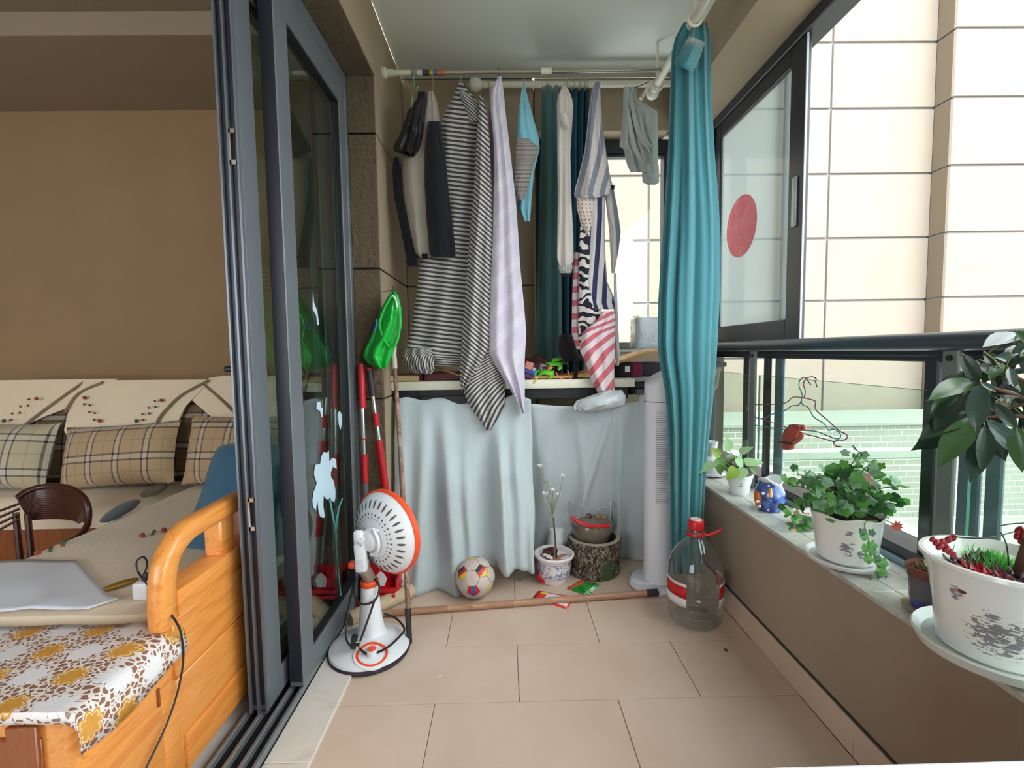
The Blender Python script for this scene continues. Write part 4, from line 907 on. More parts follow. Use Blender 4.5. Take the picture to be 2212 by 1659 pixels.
# ---- cane leaning on the table, floor mop poles, dustpan
cn = thing('bamboo_stick', 'thin bamboo stick with white taped grip and black foot leaning on the table', 'stick', (-.42, 1.83, 0))
foot, top = V((-.392, 1.795, .008)), at(849, 742, 2.25)
def along(t, sag=.0): return foot.lerp(top, t) + V((sag * math.sin(PI * t), 0, 0))
bm = B(); tube(bm, [along(t) for t in (0, .05, .10)], [.0105, .0115, .0125], 10); add('black_foot', bm, M_black, cn)
bm = B(); tube(bm, [along(t, .006) for t in (.10, .28, .45, .6, .75, .88, .93)], [.0108, .0102, .0108, .0098, .0105, .0098, .0098], 10); add('shaft', bm, wood('grey brown cane', (172, 140, 116), (112, 84, 66), 2, 12, .6, 0), cn)
bm = B(); tube(bm, [along(t, .004) for t in (.90, .93, .96, .985, 1.0)], [.0125, .0135, .0125, .0165, .015], 10); add('taped_grip', bm, mat('off white cloth tape', (212, 200, 184), .9, var=.1, vs=60, bump=.4), cn)
def pole(name, label, p0, p1, segs, group, extra=None):
    t = thing(name, label, 'mop', V((p0.x, p0.y, 0)), group)
    for (a, b, r, m, nm) in segs:
        bm = B(); tube(bm, [p0.lerp(p1, a), p0.lerp(p1, b)], r, 12); add(nm, bm, m, t)
    return t
p0, p1 = onz(800, 1262, .12), at(780, 788, 2.16); p0 = at(796, 1255, 2.11)
M_rr = mat('deep red plastic', (196, 20, 34), .4, var=.05); M_cl = glassmat('milky collar', (216, 196, 200), 1.2, .4)
m1 = pole('mop', 'red and steel mop handle standing beside the door jamb', p0, p1, [(-.22, .48, .0095, M_chrome, 'tube'), (.36, .455, .0125, M_cl, 'lock_collar'), (.455, .59, .0145, M_rr, 'lower_grip'), (.48, .80, .0105, M_chrome, 'upper_tube'), (.655, .662, .012, M_rr, 'band'), (.80, 1.0, .0155, M_rr, 'handle_grip'), (1.0, 1.004, .012, M_rr, 'end_cap')], 'mops by the door')
b0 = p0.lerp(p1, -.26); bm = B(); box(bm, b0.x - .07, b0.x + .05, b0.y - .03, b0.y + .04, .0, max(b0.z + .04, .03), .01, 2); add('mop_head', bm, mat('dark red mop cloth', (120, 28, 40), .9, bump=.6), m1)
p0, p1 = at(862, 1270, 2.17), at(797, 795, 2.165)
m2 = pole('mop', 'black gripped mop with red sleeve leaning behind the fan', p0, p1, [(-.06, .3, .0105, mat('brushed grey tube', (150, 150, 150), .35, .8), 'tube'), (.25, .68, .0175, M_rr, 'red_sleeve'), (.68, .745, .0105, M_chrome, 'upper_tube'), (.742, .80, .0155, M_rr, 'lock_collar'), (.80, .875, .0105, M_chrome, 'upper_tube'), (.875, .99, .0155, mat('dark brown grip', (44, 36, 42), .5), 'handle_grip'), (.99, 1.0, .013, M_red, 'end_cap')], 'mops by the door')
bm = B(); q0, q1 = p0.lerp(p1, -.13), p0.lerp(p1, .0); q0.z = max(q0.z, .012); tube(bm, [q0, q1], [.013, .0155], 12); add('black_socket', bm, M_black, m2)
bm = B(); box(bm, q0.x - .05, q0.x + .04, q0.y - .035, q0.y + .035, 0, .012, .004, 1)
for i in range(9): tube(bm, [q0 + V((0, 0, -.004)), V((q0.x - .05 + .012 * i, q0.y - .03 + .012 * (i % 4), .004))], .003, 5)
add('fringe', bm, mat('grey mop strands', (110, 116, 118), .9), m2, kind='stuff')
dpn = thing('dustpan', 'red plastic dustpan with paper tag lying behind the standing fan', 'dustpan', (-.60, 2.12, 0))
bm = B(); P = [onz(*c) for c in ((787, 1330), (868, 1280))]
def dpbox(x0, x1, y0, y1, z0, z1, nm, m=M_rr, bev=.006):
    bm = B(); box(bm, x0, x1, y0, y1, z0, z1, bev, 2); return add(nm, bm, m, dpn)
dpbox(-.662, -.50, 2.10, 2.20, .065, .074, 'pan_floor'); dpbox(-.662, -.50, 2.192, 2.20, .065, .155, 'back_wall'); dpbox(-.662, -.652, 2.09, 2.20, .065, .15, 'side_wall'); dpbox(-.515, -.505, 2.09, 2.20, .065, .12, 'side_wall')
dpbox(-.655, -.51, 2.075, 2.105, .066, .085, 'lip'); dpbox(-.655, -.51, 2.06, 2.08, .05, .064, 'lip'); dpbox(-.64, -.60, 2.085, 2.19, .09, .135, 'handle_socket')
bm = B(); poly(bm, [(-.595, 2.083, .10), (-.56, 2.083, .10), (-.548, 2.083, .135), (-.565, 2.083, .16), (-.578, 2.083, .168), (-.602, 2.083, .14)], (0, .0015, 0)); add('paper_tag', bm, M_white, dpn, False)
bm = B(); c0, c1 = V((-.672, 1.93, .035)), V((-.455, 2.165, .035)); tube(bm, [c0, c1], .032, 24); rl = add('rolled_mat', bm, wood('pale bamboo mat', (198, 180, 152), (180, 160, 130), 1, 14, .7, 0), None, label='pale rolled bamboo mat on the floor under the red dustpan', cat='mat')
# ---- small litter and the table corner close to the camera
p = onz(1569, 1406); bm = B(); poly(bm, [p + V(q) for q in ((-.008, 0, .001), (0, -.006, .001), (.009, .001, .003), (.003, .008, .001), (-.002, .013, .004))], (0, 0, .0015)); add('dead_leaf', bm, mat('dead leaf brown', (96, 70, 36), .8), None, False, label='tiny curled brown dead leaf on the floor tile near the parapet', cat='leaf')
p = onz(950, 1461); bm = B(); rbox(bm, (p.x, p.y, .0015), (.004, .014, .003), Matrix.Rotation(-.2, 3, 'Z'), .001, 1); add('paper_scrap', bm, M_white, None, label='tiny white scrap on the floor tile joint', cat='scrap')
wt = thing('white_cabinet', 'low white cabinet in the corner nearest the camera', 'cabinet', (.66, .3, 0))
bm = B(); box(bm, .36, .955, .06, .56, .02, .575, .004, 1); add('body', bm, M_white, wt, False); bm = B(); box(bm, .34, .958, .04, .582, .575, .60, .004, 2); add('top', bm, M_white, wt, False)
bm = B(); box(bm, .355, .362, .08, .54, .05, .56, .003, 1); d_ = add('door', bm, M_white, wt, False); bm = B(); rbox(bm, (.350, .14, .32), (.012, .012, .10), Matrix(), .003, 1) if False else box(bm, .346, .356, .12, .135, .28, .38, .003, 1); add('handle', bm, M_chrome, d_)
# ================================================================ TABLE, CURTAINS, LAUNDRY
YT = 2.33
tb = thing('work_table', 'cream topped table on black steel rails along the back wall', 'table', (.05, 2.55, 0))
M_cream = mat('cream laminate', (226, 226, 206), .45, var=.05, vs=20)
zt0, zt1 = at(1000, 842, YT).z, at(1000, 823, YT).z
bm = B(); box(bm, XL + .003, .645, YT, 2.795, zt0, zt1, .004, 2); add('top', bm, M_cream, tb)
M_steel = mat('black steel rail', (34, 36, 42), .45, .2, .05)
for nm, a in (('front_rail', (-.56, .62, YT + .03, YT + .07, zt0 - .055, zt0 - .002)), ('lower_rail', (-.42, .10, YT + .005, YT + .03, zt0 - .075, zt0 - .03)), ('back_rail', (-.56, .62, 2.70, 2.74, zt0 - .055, zt0 - .002))):
    bm = B(); box(bm, *a, .003, 1); add(nm, bm, M_steel, tb)
for x in (-.53, .60):
    for y_ in (2.66, 2.74): bm = B(); box(bm, x - .02, x + .02, y_ - .02, y_ + .02, 0, zt0 - .05, .003, 1); add('leg', bm, M_steel, tb)
for x in (-.35, .08): bm = B(); cyl(bm, (x, YT + .006, zt0 - .055), (x, YT + .001, zt0 - .055), .006, 10); add('bolt', bm, M_chrome, tb)
# ---- cloth hanging under the table
M_sheet = cloth('pale grey blue cotton', (188, 200, 205), .05, .9, .2, .3)
def hanging(name, x0, x1, zt, zb, Yt, Yb, folds, label, seed, nx=110, nz=44, topwave=.012, bulge=0):
    bm = B(); P = []
    for i in range(nz + 1):
        v = i / nz; row = []
        for j in range(nx + 1):
            u = j / nx; x = x0 + (x1 - x0) * u; z = zt(u) + (zb(u) - zt(u)) * v; yv = Yt + (Yb(u) - Yt) * v ** 1.1
            d = 0
            for (ut, ub, w_, am, t0) in folds:
                c = ut + (ub - ut) * v; g = math.exp(-((u - c) / w_) ** 2); d += am * g * min(1, max(0, (v - t0 + .12) / .35)) * (.55 + .45 * v)
            d += .010 * noise.noise(V((x * 5, z * 2.2, seed))) + .004 * noise.noise(V((x * 18, z * 7, seed + 3)))
            row.append((x + .01 * noise.noise(V((z * 4, seed, u * 3))), yv - d, max(z, .003)))
        P.append(row)
    grid(bm, P); return add(name, bm, M_sheet, None, thick=.0015, label=label, cat='cloth')
def px2u(px, x0, x1, Y=2.28): return (at(px, 1000, Y).x - x0) / (x1 - x0)
xa, xb = -.545, .13
fo = [(px2u(a, xa, xb), px2u(b, xa, xb), w_, am, t0) for a, b, w_, am, t0 in ((870, 862, .05, .03, .1), (915, 900, .05, .035, .1), (960, 985, .055, .05, .15), (1000, 1018, .035, .03, .3), (1075, 1092, .045, .075, .2), (1110, 1125, .05, .055, .25), (1128, 1148, .03, .05, .55), (1040, 1060, .06, -.045, .2), (935, 940, .05, -.03, .2))]
hanging('draped_sheet', xa, xb, lambda u: .918 + .012 * math.sin(u * 9) + .01 * math.sin(u * 23), lambda u: .003 if u < .62 else .003 + .10 * min(1, (u - .62) / .1) + .012 * math.sin(u * 30), YT - .008, lambda u: 2.20 + .09 * max(0, u - .5), fo, 'pale grey blue sheet with long folds hanging under the table behind the football', 3)
xa2, xb2 = .03, .74
fo = [(px2u(a, xa2, xb2), px2u(b, xa2, xb2), w_, am, t0) for a, b, w_, am, t0 in ((1330, 1215, .03, .04, .0), (1250, 1285, .03, .015, .0), (1290, 1240, .05, .02, .0), (1345, 1350, .03, .05, .0), (1180, 1195, .08, .03, .1), (1375, 1380, .06, -.03, 0), (1210, 1180, .05, -.02, .3))]
hanging('draped_sheet', xa2, xb2, lambda u: .905 - .03 * math.sin(PI * u) + .03 * (u > .9), lambda u: .004, YT + .002, lambda u: 2.52 - .02 * u, fo, 'pale grey blue sheet hanging behind the log planter and tower fan', 9)
# ---- things on the table top
ZT = zt1
def onT(px, py, dy=0): p = at(px, py, 2.40 + dy); return p
bm = B(); n = 30; P = []
spine = [(1090, 822), (1150, 819), (1200, 818), (1250, 814), (1290, 805), (1320, 793), (1350, 780), (1390, 766), (1425, 760)]
sp_ = smooth_pts([at(x, y_, 2.385) for x, y_ in spine], 5); N = len(sp_)
rows = []
for i, p in enumerate(sp_):
    z = max(p.z, ZT + .004); w_ = .17; rows.append([(p.x, 2.385, z), (p.x, 2.385 + w_, z + .004), (p.x, 2.385 + w_, z + .016), (p.x, 2.385, z + .012)])
vs = grid(bm, rows, None, True); bm.faces.new(vs[0]); bm.faces.new(vs[-1])
skb = thing('curved_board', 'long curved orange plywood board rising from the table top', 'board', (sp_[N // 2].x, 2.47, ZT))
add('deck', bm, wood('orange plywood', (206, 140, 74), (226, 164, 96), 0, 9, .4, .2), skb)
bm = B(); tube(bm, [V((p.x, 2.384, max(p.z, ZT + .004) + .005)) for p in sp_], .0055, 6); add('yellow_edge', bm, mat('yellow ply edge', (226, 178, 96), .5), skb)
# black case with a maroon band under the board
cs = thing('black_case', 'black case with a maroon band beneath the curved board', 'case', (.67, 2.5, .9))
bm = B(); box(bm, .57, .86, 2.42, 2.70, ZT + .003, at(1380, 782, 2.42).z - .004, .012, 3); add('body', bm, mat('black violet fabric', (34, 28, 42), .8), cs)
bm = B(); box(bm, .655, .705, 2.415, 2.705, ZT + .001, at(1380, 782, 2.42).z - .001, .004, 1); add('maroon_band', bm, cloth('maroon webbing', (120, 34, 62)), cs)
bm = B(); box(bm, .617, .642, 2.414, 2.421, ZT + .028, ZT + .058, .001, 1); add('white_tag', bm, M_white, cs)
for i, (a, m_) in enumerate((((.655, .80, 2.36, 2.48, ZT - .052, ZT - .022), 'dark grey hardware'), ((.66, .78, 2.35, 2.45, ZT - .085, ZT - .056), 'grey moulded hardware'), ((.645, .73, 2.345, 2.42, ZT - .018, ZT + .002), 'silver hardware'))):
    bm = B(); box(bm, *a, .004, 1); add('bracket', bm, mat(m_, ((60, 66, 72), (104, 112, 124), (170, 178, 184))[i], .4, .3), tb)
bm = B(); box(bm, .64, .86, 2.43, 2.79, ZT - .09, ZT - .05, .003, 1); add('side_extension', bm, M_steel, tb)
# foil wrapped box on the window ledge
fx0, fx1 = at(1374, 700, 2.80).x, at(1440, 700, 2.80).x; fz = at(1400, 686, 2.80).z
fb_ = thing('foil_box', 'box wrapped in crinkled silver grey film on the back window ledge', 'box', ((fx0 + fx1) / 2, 2.87, 1.155))
bm = B(); box(bm, fx0, fx1, 2.805, 2.93, 1.156, fz, .004, 2); bmesh.ops.subdivide_edges(bm, edges=bm.edges[:], cuts=5, use_grid_fill=True)
for v in bm.verts: v.co += V((noise.noise(v.co * 30), noise.noise(v.co * 30 + V((5, 0, 0))), noise.noise(v.co * 25 + V((0, 7, 0))))) * .005
add('wrapping', bm, mat('silver grey film', (182, 190, 196), .25, .1, .1, 25, .4, 60), fb_)
bm = B(); tx = at(1358, 720, 2.82).x; P = []
for i in range(12):
    P.append([(tx - .045 - .01 * math.sin(i * .5) + .10 * j / 6 + .006 * noise.noise(V((i, j, 0))), 2.815 + .012 * noise.noise(V((i * .7, j * .6, 3))), 1.158 + (fz - 1.158 + .012) * i / 11) for j in range(7)])
grid(bm, P); add('loose_film', bm, glassmat('loose clear film', (240, 232, 220), 1.5, .2, .15), fb_, thick=.0008)
# black cap with strap
cpx = V((at(1226, 760, 2.46).x, 2.46, ZT + .02)); cpt = thing('black_bag', 'soft black pouch with hanging strap standing behind the green ribbon', 'bag', cpx)
bm = B(); R_ = []
for py, a, b in ((722, 1212, 1232), (730, 1205, 1240), (745, 1203, 1245), (760, 1205, 1248), (772, 1210, 1256), (780, 1216, 1268)):
    R_.append([at((a + b) / 2 + (b - a) / 2 * math.cos(t), py, 2.47 - .05 * math.sin(t)) for t in [2 * PI * q / 20 for q in range(20)]])
vs = grid(bm, R_, None, True); bm.faces.new(vs[0]); bm.faces.new(vs[-1]); add('pouch', bm, cloth('black cloth', (26, 26, 34)), cpt)
bm = B(); P = [[at(x - 4.5 + .8 * i, y_, 2.405 - .01 * i), at(x + 4.5 + .8 * i, y_, 2.405 - .01 * i)] for i, (x, y_) in enumerate(((1250, 772), (1246, 785), (1243, 800), (1240, 818)))]; grid(bm, P); add('strap', bm, MC['black cloth'], cpt, thick=.003)
# green ribbon, red wire hanger, coloured scraps, brown film, thin stick, books
def ribbon(pts, w_, m, name, par, Y0=2.39):
    c = smooth_pts([at(x, y_, Y0 + dy) for x, y_, dy in pts], 5); bm = B(); grid(bm, [[p + V((0, -.004, -w_ / 2)), p + V((0, .012, w_ / 2))] for p in c]); return add(name, bm, m, par, thick=.001)
M_lime = mat('lime green ribbon', (108, 216, 60), .5, var=.08)
rbn = thing('green_ribbon', 'loops of lime green ribbon lying on the table edge', 'ribbon', (at(1190, 800, 2.4).x, 2.4, ZT))
ribbon([(1165, 800, .03), (1162, 808, 0), (1175, 804, -.03), (1190, 806, -.04), (1197, 806, -.02), (1187, 814, -.03)], .022, M_lime, 'loop', rbn)
ribbon([(1168, 800, .04), (1180, 788, .06), (1200, 786, .06), (1214, 790, .03), (1205, 797, .02)], .02, M_lime, 'loop', rbn)
ribbon([(1195, 795, .08), (1210, 783, .09), (1225, 784, .09), (1230, 792, .06)], .02, mat('dark green ribbon', (62, 120, 52), .5), 'loop', rbn)
ribbon([(1192, 780, .10), (1202, 776, .10), (1215, 778, .11)], .02, M_lime, 'loop', rbn)
ribbon([(1183, 800, .0), (1190, 792, 0), (1193, 803, -.01)], .02, mat('yellow ribbon', (206, 190, 60), .5), 'yellow_loop', rbn)
bm = B(); pts = smooth_pts([at(x, y_, 2.345) for x, y_ in ((1200, 803), (1207, 814), (1212, 822), (1208, 820), (1216, 818), (1228, 825), (1234, 824), (1231, 814), (1226, 800))], 5); tube(bm, pts, .003, 6)
add('red_hanger', bm, mat('coral coated wire', (222, 110, 100), .45), None, label='bent coral red wire hanger lying over the table edge', cat='hanger')
toy = thing('toy_pieces', 'small blue purple and teal toy pieces beside the green ribbon', 'toy', (at(1145, 810, 2.4).x, 2.39, ZT))
for px, py, s, c, nm in ((1143, 803, (.06, .03, .022), (40, 62, 140), 'blue_piece'), (1141, 812, (.05, .03, .02), (98, 24, 84), 'purple_piece'), (1156, 806, (.018, .02, .03), (42, 140, 130), 'teal_piece'), (1153, 798, (.02, .02, .02), (160, 176, 186), 'grey_piece'), (1157, 822, (.008, .008, .03), (230, 214, 110), 'yellow_tag'), (1142, 790, (.04, .02, .04), (214, 130, 112), 'pink_piece')):
    p = at(px, py, 2.37 if nm != 'yellow_tag' else 2.325); bm = B(); rbox(bm, p, s, Matrix.Rotation(.35, 3, 'Y') @ Matrix.Rotation(.2, 3, 'Z'), .003, 1); add(nm, bm, mat('toy ' + nm, c, .45), toy)
bm = B(); p = at(1165, 785, 2.5); bmesh.ops.create_icosphere(bm, subdivisions=4, radius=1, matrix=Matrix.Translation((p.x, 2.52, ZT + .05)) @ Matrix.Rotation(.25, 4, 'Y') @ Matrix.Diagonal((.11, .09, .055, 1)))
for v in bm.verts: v.co += v.normal * .03 * noise.noise(v.co * 22)
add('brown_film', bm, mat('dark brown film', (78, 42, 40), .25, var=.3, vs=20, bump=.4, bs=50), None, label='crumpled dark brown plastic film on the table behind the toy pieces', cat='bag')
bm = B(); tube(bm, [at(930, 790, 2.43), at(1005, 815, 2.36)], .005, 8); add('thin_stick', bm, wood('pale stick', (190, 150, 100), (170, 130, 84), 0, 20, .6, 0), None, label='thin pale stick lying on the table behind the striped bedsheet', cat='stick')
bk = thing('book', 'thick cream edged book lying under the crumpled striped sheet', 'book', (at(885, 815, 2.36).x, 2.42, ZT))
x0_, x1_ = at(843, 815, 2.35).x, at(908, 815, 2.35).x
bm = B(); box(bm, x0_, x1_ - .006, 2.347, 2.50, ZT + .003, ZT + .031, .002, 1); add('pages', bm, mat('cream book pages', (216, 190, 146), .8, var=.1), bk, False)
for z in (ZT, ZT + .0315): bm = B(); box(bm, x0_, x1_, 2.345, 2.503, z, z + .003, .001, 1); add('cover', bm, mat('dark red book cover', (130, 44, 36), .5), bk, False)
bm = B(); box(bm, x1_ - .004, x1_, 2.345, 2.503, ZT + .003, ZT + .0315); add('spine', bm, MC['dark red book cover'], bk, False)
bm = B(); box(bm, x1_ + .01, x1_ + .22, 2.40, 2.62, ZT, ZT + .04, .003, 1); add('red_folder', bm, mat('dark maroon folder', (96, 30, 34), .5), None, label='flat maroon folder on the table beside the cream edged book', cat='folder')
# white bag under the table edge
bm = B(); R_ = []
for py, a, b, dd in ((843, 1310, 1345, .02), (855, 1275, 1352, .05), (866, 1245, 1352, .065), (876, 1238, 1350, .07), (886, 1240, 1310, .05), (890, 1255, 1290, .02)):
    R_.append([at((a + b) / 2 + (b - a) / 2 * math.cos(t), py + 4 * noise.noise(V((t * 2, py, 0))), YT - .075 - dd * math.sin(t) * .7 + .022 * noise.noise(V((math.cos(t) * 3, math.sin(t) * 3, py * .1)))) for t in [2 * PI * q / 28 for q in range(28)]])
vs = grid(bm, R_, None, True); bm.faces.new(vs[0]); bm.faces.new(vs[-1]); add('white_bag', bm, mat('translucent white bag', (186, 194, 198), .35, var=.05, vs=20, bump=.5, bs=40), None, label='bundled white plastic bag hanging under the table edge below the pink cloth', cat='bag')
# ---- rods
M_rod = mat('white coated rod', (222, 220, 204), .35, var=.05); M_grn = mat('green coated wire', (90, 200, 130), .4)
YR = 2.375; zr = at(1140, 154, YR).z
rd = thing('clothes_rod', 'steel tension clothes rod with white end sleeve under the ceiling', 'rod', (.1, YR, zr))
bm = B(); tube(bm, [(-.40, YR, zr - .004), (.40, YR, zr), (XR, YR, zr + .004)], .0095, 14); add('steel_tube', bm, mat('satin steel tube', (190, 186, 170), .3, .8), rd)
bm = B(); lathe(bm, [(0, 0), (.026, 0), (.026, .012), (.018, .02), (.0165, .05), (.0165, .055), (.0125, .055), (.0125, .20), (0, .20)], n=24, M=Matrix.Translation((XL, YR, zr - .004)) @ Matrix.Rotation(PI / 2, 4, 'Y')); add('white_sleeve', bm, M_rod, rd)
for a, b, c in ((-.375, -.34, (70, 64, 60)), (-.34, -.325, (190, 176, 60)), (-.32, -.305, (70, 110, 170)), (-.30, -.27, (206, 110, 80)), (-.43, -.40, (170, 150, 160))):
    bm = B(); tube(bm, [(a, YR, zr - .004), (b, YR, zr - .004)], .0128, 14); add('printed_band', bm, mat('band %d' % int(-a * 1000), c, .5), rd)
x_ = at(1180, 154, YR).x; bm = B(); tube(bm, [(x_ - .025, YR, zr), (x_ + .025, YR, zr)], .0155, 16); add('white_joint', bm, M_rod, rd)
YC = 2.68; zc_ = at(1200, 182, YC).z
cr = thing('back_curtain_rod', 'cream curtain rod with round finial across the back window', 'rod', (.35, YC, zc_))
xe = at(1045, 182, YC).x; bm = B(); tube(bm, [(xe, YC, zc_), (.93, YC, zc_)], .0165, 16); add('tube', bm, M_rod, cr)
bm = B(); lathe(bm, [(0, 0), (.016, .0), (.02, .012), (.014, .02), (.03, .035), (.038, .06), (.03, .085), (.012, .095), (0, .115)], n=24, M=Matrix.Translation((xe + .015, YC, zc_)) @ Matrix.Rotation(-PI / 2, 4, 'Y')); add('finial', bm, M_rod, cr)
for px in (1057, 1182, 1225, 1240, 1252, 1263, 1270):
    xx = at(px, 182, YC).x; bm = B(); tube(bm, [V((xx, YC + .021 * math.cos(a), zc_ + .021 * math.sin(a))) for a in [2 * PI * q / 16 for q in range(16)]], .003, 6, closed=True); add('curtain_ring', bm, mat('cream ring', (206, 204, 184), .4), cr)
rr_ = thing('side_curtain_rod', 'white curtain rod running along the beam above the teal curtain', 'rod', (.80, 1.2, 2.5))
bm = B(); tube(bm, [(.80, -1.2, 2.49), (.80, 2.56, 2.505)], .019, 16); add('tube', bm, M_rod, rr_)
bm = B(); bmesh.ops.create_uvsphere(bm, u_segments=16, v_segments=10, radius=.034, matrix=Matrix.Translation((.80, 2.575, 2.502))); add('finial', bm, M_rod, rr_)
for y_ in (2.50, 2.02, .2):
    bm = B(); tube(bm, [V((.80 + .026 * math.cos(a), y_, 2.50 + .026 * math.sin(a))) for a in [2 * PI * q / 16 for q in range(16)]], .007, 8, closed=True); tube(bm, [(.80, y_, 2.52), (.80, y_, ZC)], .008, 8); add('bracket', bm, M_rod, rr_, kind='stuff')
bm = B(); pts = smooth_pts([at(x, y_, 2.5) for x, y_ in ((1366, 190), (1395, 180), (1402, 178), (1396, 195), (1384, 214))], 4); tube(bm, pts, .009, 8); add('strap', bm, M_rod, rr_)
# ---- curtains
def teal(name, a, b):
    k = NT(name); k.base(k.mix(k.noise(4, 3), a, b)); k.bump(k.math('ADD', k.noise(240, 2), k.noise(8, 2)), .2, .003); return k.set(.7, 0, .3, .5)
M_teal = teal('teal curtain cloth', (54, 126, 136), (44, 108, 118)); M_teald = teal('dusky teal curtain cloth', (74, 120, 122), (56, 98, 102))
def bunch(rows, Y, depth, pl, amp, par, m, name, nth=150, nv=36, seed=0):
    bm = B(); R_ = []; pys = [rows[0][0] + (rows[-1][0] - rows[0][0]) * i / nv for i in range(nv + 1)]
    for py in pys:
        a, b = interp(rows, py); ring = []
        for q in range(nth):
            t = 2 * PI * q / nth; s = 1 + amp * math.sin(pl * t + 1.3 * math.sin(2 * t + seed) + .35 * math.sin(py * .006 + seed)) + amp * .5 * math.sin((pl * 1.7) * t + seed + py * .003)
            ring.append(at((a + b) / 2 + (b - a) / 2 * math.cos(t) * min(s, 1.0 + amp * .4), py, Y - depth * math.sin(t) * s))
        R_.append(ring)
    vs = grid(bm, R_, None, True); bm.faces.new(vs[0]); bm.faces.new(vs[-1]); return add(name, bm, m, par)
ct = thing('teal_curtain', 'bright teal curtain gathered in a long bunch beside the tower fan', 'curtain', (.80, 2.10, .2))
bunch([(48, 1478, 1526), (75, 1462, 1531), (110, 1453, 1532), (200, 1450, 1534), (330, 1446, 1540), (430, 1440, 1548), (520, 1434, 1552), (640, 1426, 1550), (760, 1424, 1544), (850, 1440, 1538), (930, 1446, 1530), (1000, 1448, 1524), (1060, 1449, 1520), (1150, 1450, 1516), (1240, 1452, 1513)], 2.108, .055, 9, .2, ct, M_teal, 'bunched_panel', 200, seed=1)
bm = B(); P = []
for i, (a, b, dy) in enumerate((((1488, 78), (1522, 92), 0), ((1477, 98), (1516, 112), -.02), ((1464, 122), (1506, 140), -.03), ((1455, 136), (1494, 156), -.02))): P.append([at(*a, 2.02 + dy), at(*[(p + q) / 2 for p, q in zip(a, b)], 2.0 + dy), at(*b, 2.02 + dy)])
grid(bm, P); add('folded_flap', bm, M_teal, ct, thick=.004)
ct2 = thing('dusky_curtain', 'dull teal curtain hanging before the back window behind the laundry', 'curtain', (.3, 2.69, .97))
def pleats(x0, x1, top, bot, Y, n, amp, m, name, par, xb0=None, xb1=None):
    bm = B(); P = []; xb0 = x0 if xb0 is None else xb0; xb1 = x1 if xb1 is None else xb1
    for i in range(31):
        v = i / 30; row = []
        for j in range(n * 10 + 1):
            u = j / (n * 10); a = x0 + (xb0 - x0) * v; b = x1 + (xb1 - x1) * v
            row.append((a + (b - a) * u, Y + amp * math.sin(u * n * 2 * PI + .8 * math.sin(u * 7 + v)) * (.8 + .3 * v) + .008 * noise.noise(V((u * 5, v * 3, n))), top + (bot - top) * v))
        P.append(row)
    grid(bm, P); return add(name, bm, m, par, thick=.002)
xx = lambda px, Y=2.69: at(px, 400, Y).x
pleats(xx(1172), xx(1206), zc_ - .02, 1.0, 2.66, 2, .014, M_teald, 'hanging_panel', ct2, xx(1152), xx(1212)); pleats(xx(1206), xx(1275), zc_ - .02, 1.0, 2.695, 5, .022, mat('deep teal cloth', (36, 84, 104), .8, var=.1), 'hanging_panel', ct2, xx(1200), xx(1262))
# ---- laundry
def garment(rows, Y, dep, m, name, par, nf=3, amp=.012, nu=22, nv=36, seed=0, lean=0, uvw=1.0, vdiag=0, cap=True, uoff=0):
    """rows: (picture y, left x, right x) at depth Y -> closed tube of cloth with folds"""
    bm = B(); R_, U = [], []; p0, p1 = rows[0][0], rows[-1][0]; vl = 0; last = None
    for i in range(nv + 1):
        py = p0 + (p1 - p0) * i / nv; a, b = interp(rows, py); v = i / nv; ring, ur = [], []; Yc = Y + lean * v
        wpx = abs(b - a); dd = dep * min(1, .25 + wpx / 60)
        mid = at((a + b) / 2, py, Yc)
        if last is not None: vl += (mid - last).length
        last = mid
        for q in range(2 * nu):
            fr_ = q < nu; u = (q / nu) if fr_ else (2 * nu - q) / nu; s = math.sin(PI * u) ** .6 if 0 < u < 1 else 0
            f = amp * math.sin(u * nf * 2 * PI + seed + 1.2 * math.sin(v * 3 + seed)) * (.35 + .65 * v) + .006 * noise.noise(V((u * 6, v * 6, seed)))
            yy = Yc - dd * s + f if fr_ else Yc + dd * s + f
            ring.append(at(a + (b - a) * u, py, yy)); w_ = (at(b, py, Yc) - at(a, py, Yc)).length
            ur.append((u * w_ * uvw + uoff + (1 if not fr_ else 0), vl + vdiag * u * w_))
        R_.append(ring); U.append(ur)
    vs = grid(bm, R_, U, True)
    if cap: bm.faces.new(vs[0]); bm.faces.new(vs[-1])
    return add(name, bm, m, par)
def hook(px, py, par, m, Y=YR, name='hanger_hook', r=.0016):
    t = at(px, py, Y); x = t.x; bm = B(); pts = [t] + [V((x, Y, t.z + (zr - t.z - .012) * .5))] + [V((x, YR + .014 * math.cos(a), zr + .014 * math.sin(a) - .002)) for a in [-PI * .5 + PI * 1.25 * q / 10 for q in range(11)]]
    tube(bm, pts, r, 6); return add(name, bm, m, par)
M_wire = mat('pale wire', (196, 188, 160), .35, .6); M_blackc = cloth('black knit', (24, 25, 32), .1); M_greige = cloth('greige cotton', (176, 166, 154), .06)
def gt(name, label, px, py, Y=YR, cat='clothing', group=None): return thing(name, label, cat, at(px, py, Y), 'laundry on the clothes rod')
g = gt('black_hood', 'small black quilted hood on a green hanger at the sleeve end of the rod', 880, 340)
garment([(198, 903, 921), (215, 899, 921), (240, 880, 919), (265, 872, 917), (290, 864, 914), (312, 852, 910), (325, 849, 905), (338, 880, 896)], YR - .06, .05, mat('black quilted nylon', (38, 36, 42), .5, var=.3, vs=22, bump=.6, bs=40), 'hood', g, 3, .012, seed=2)
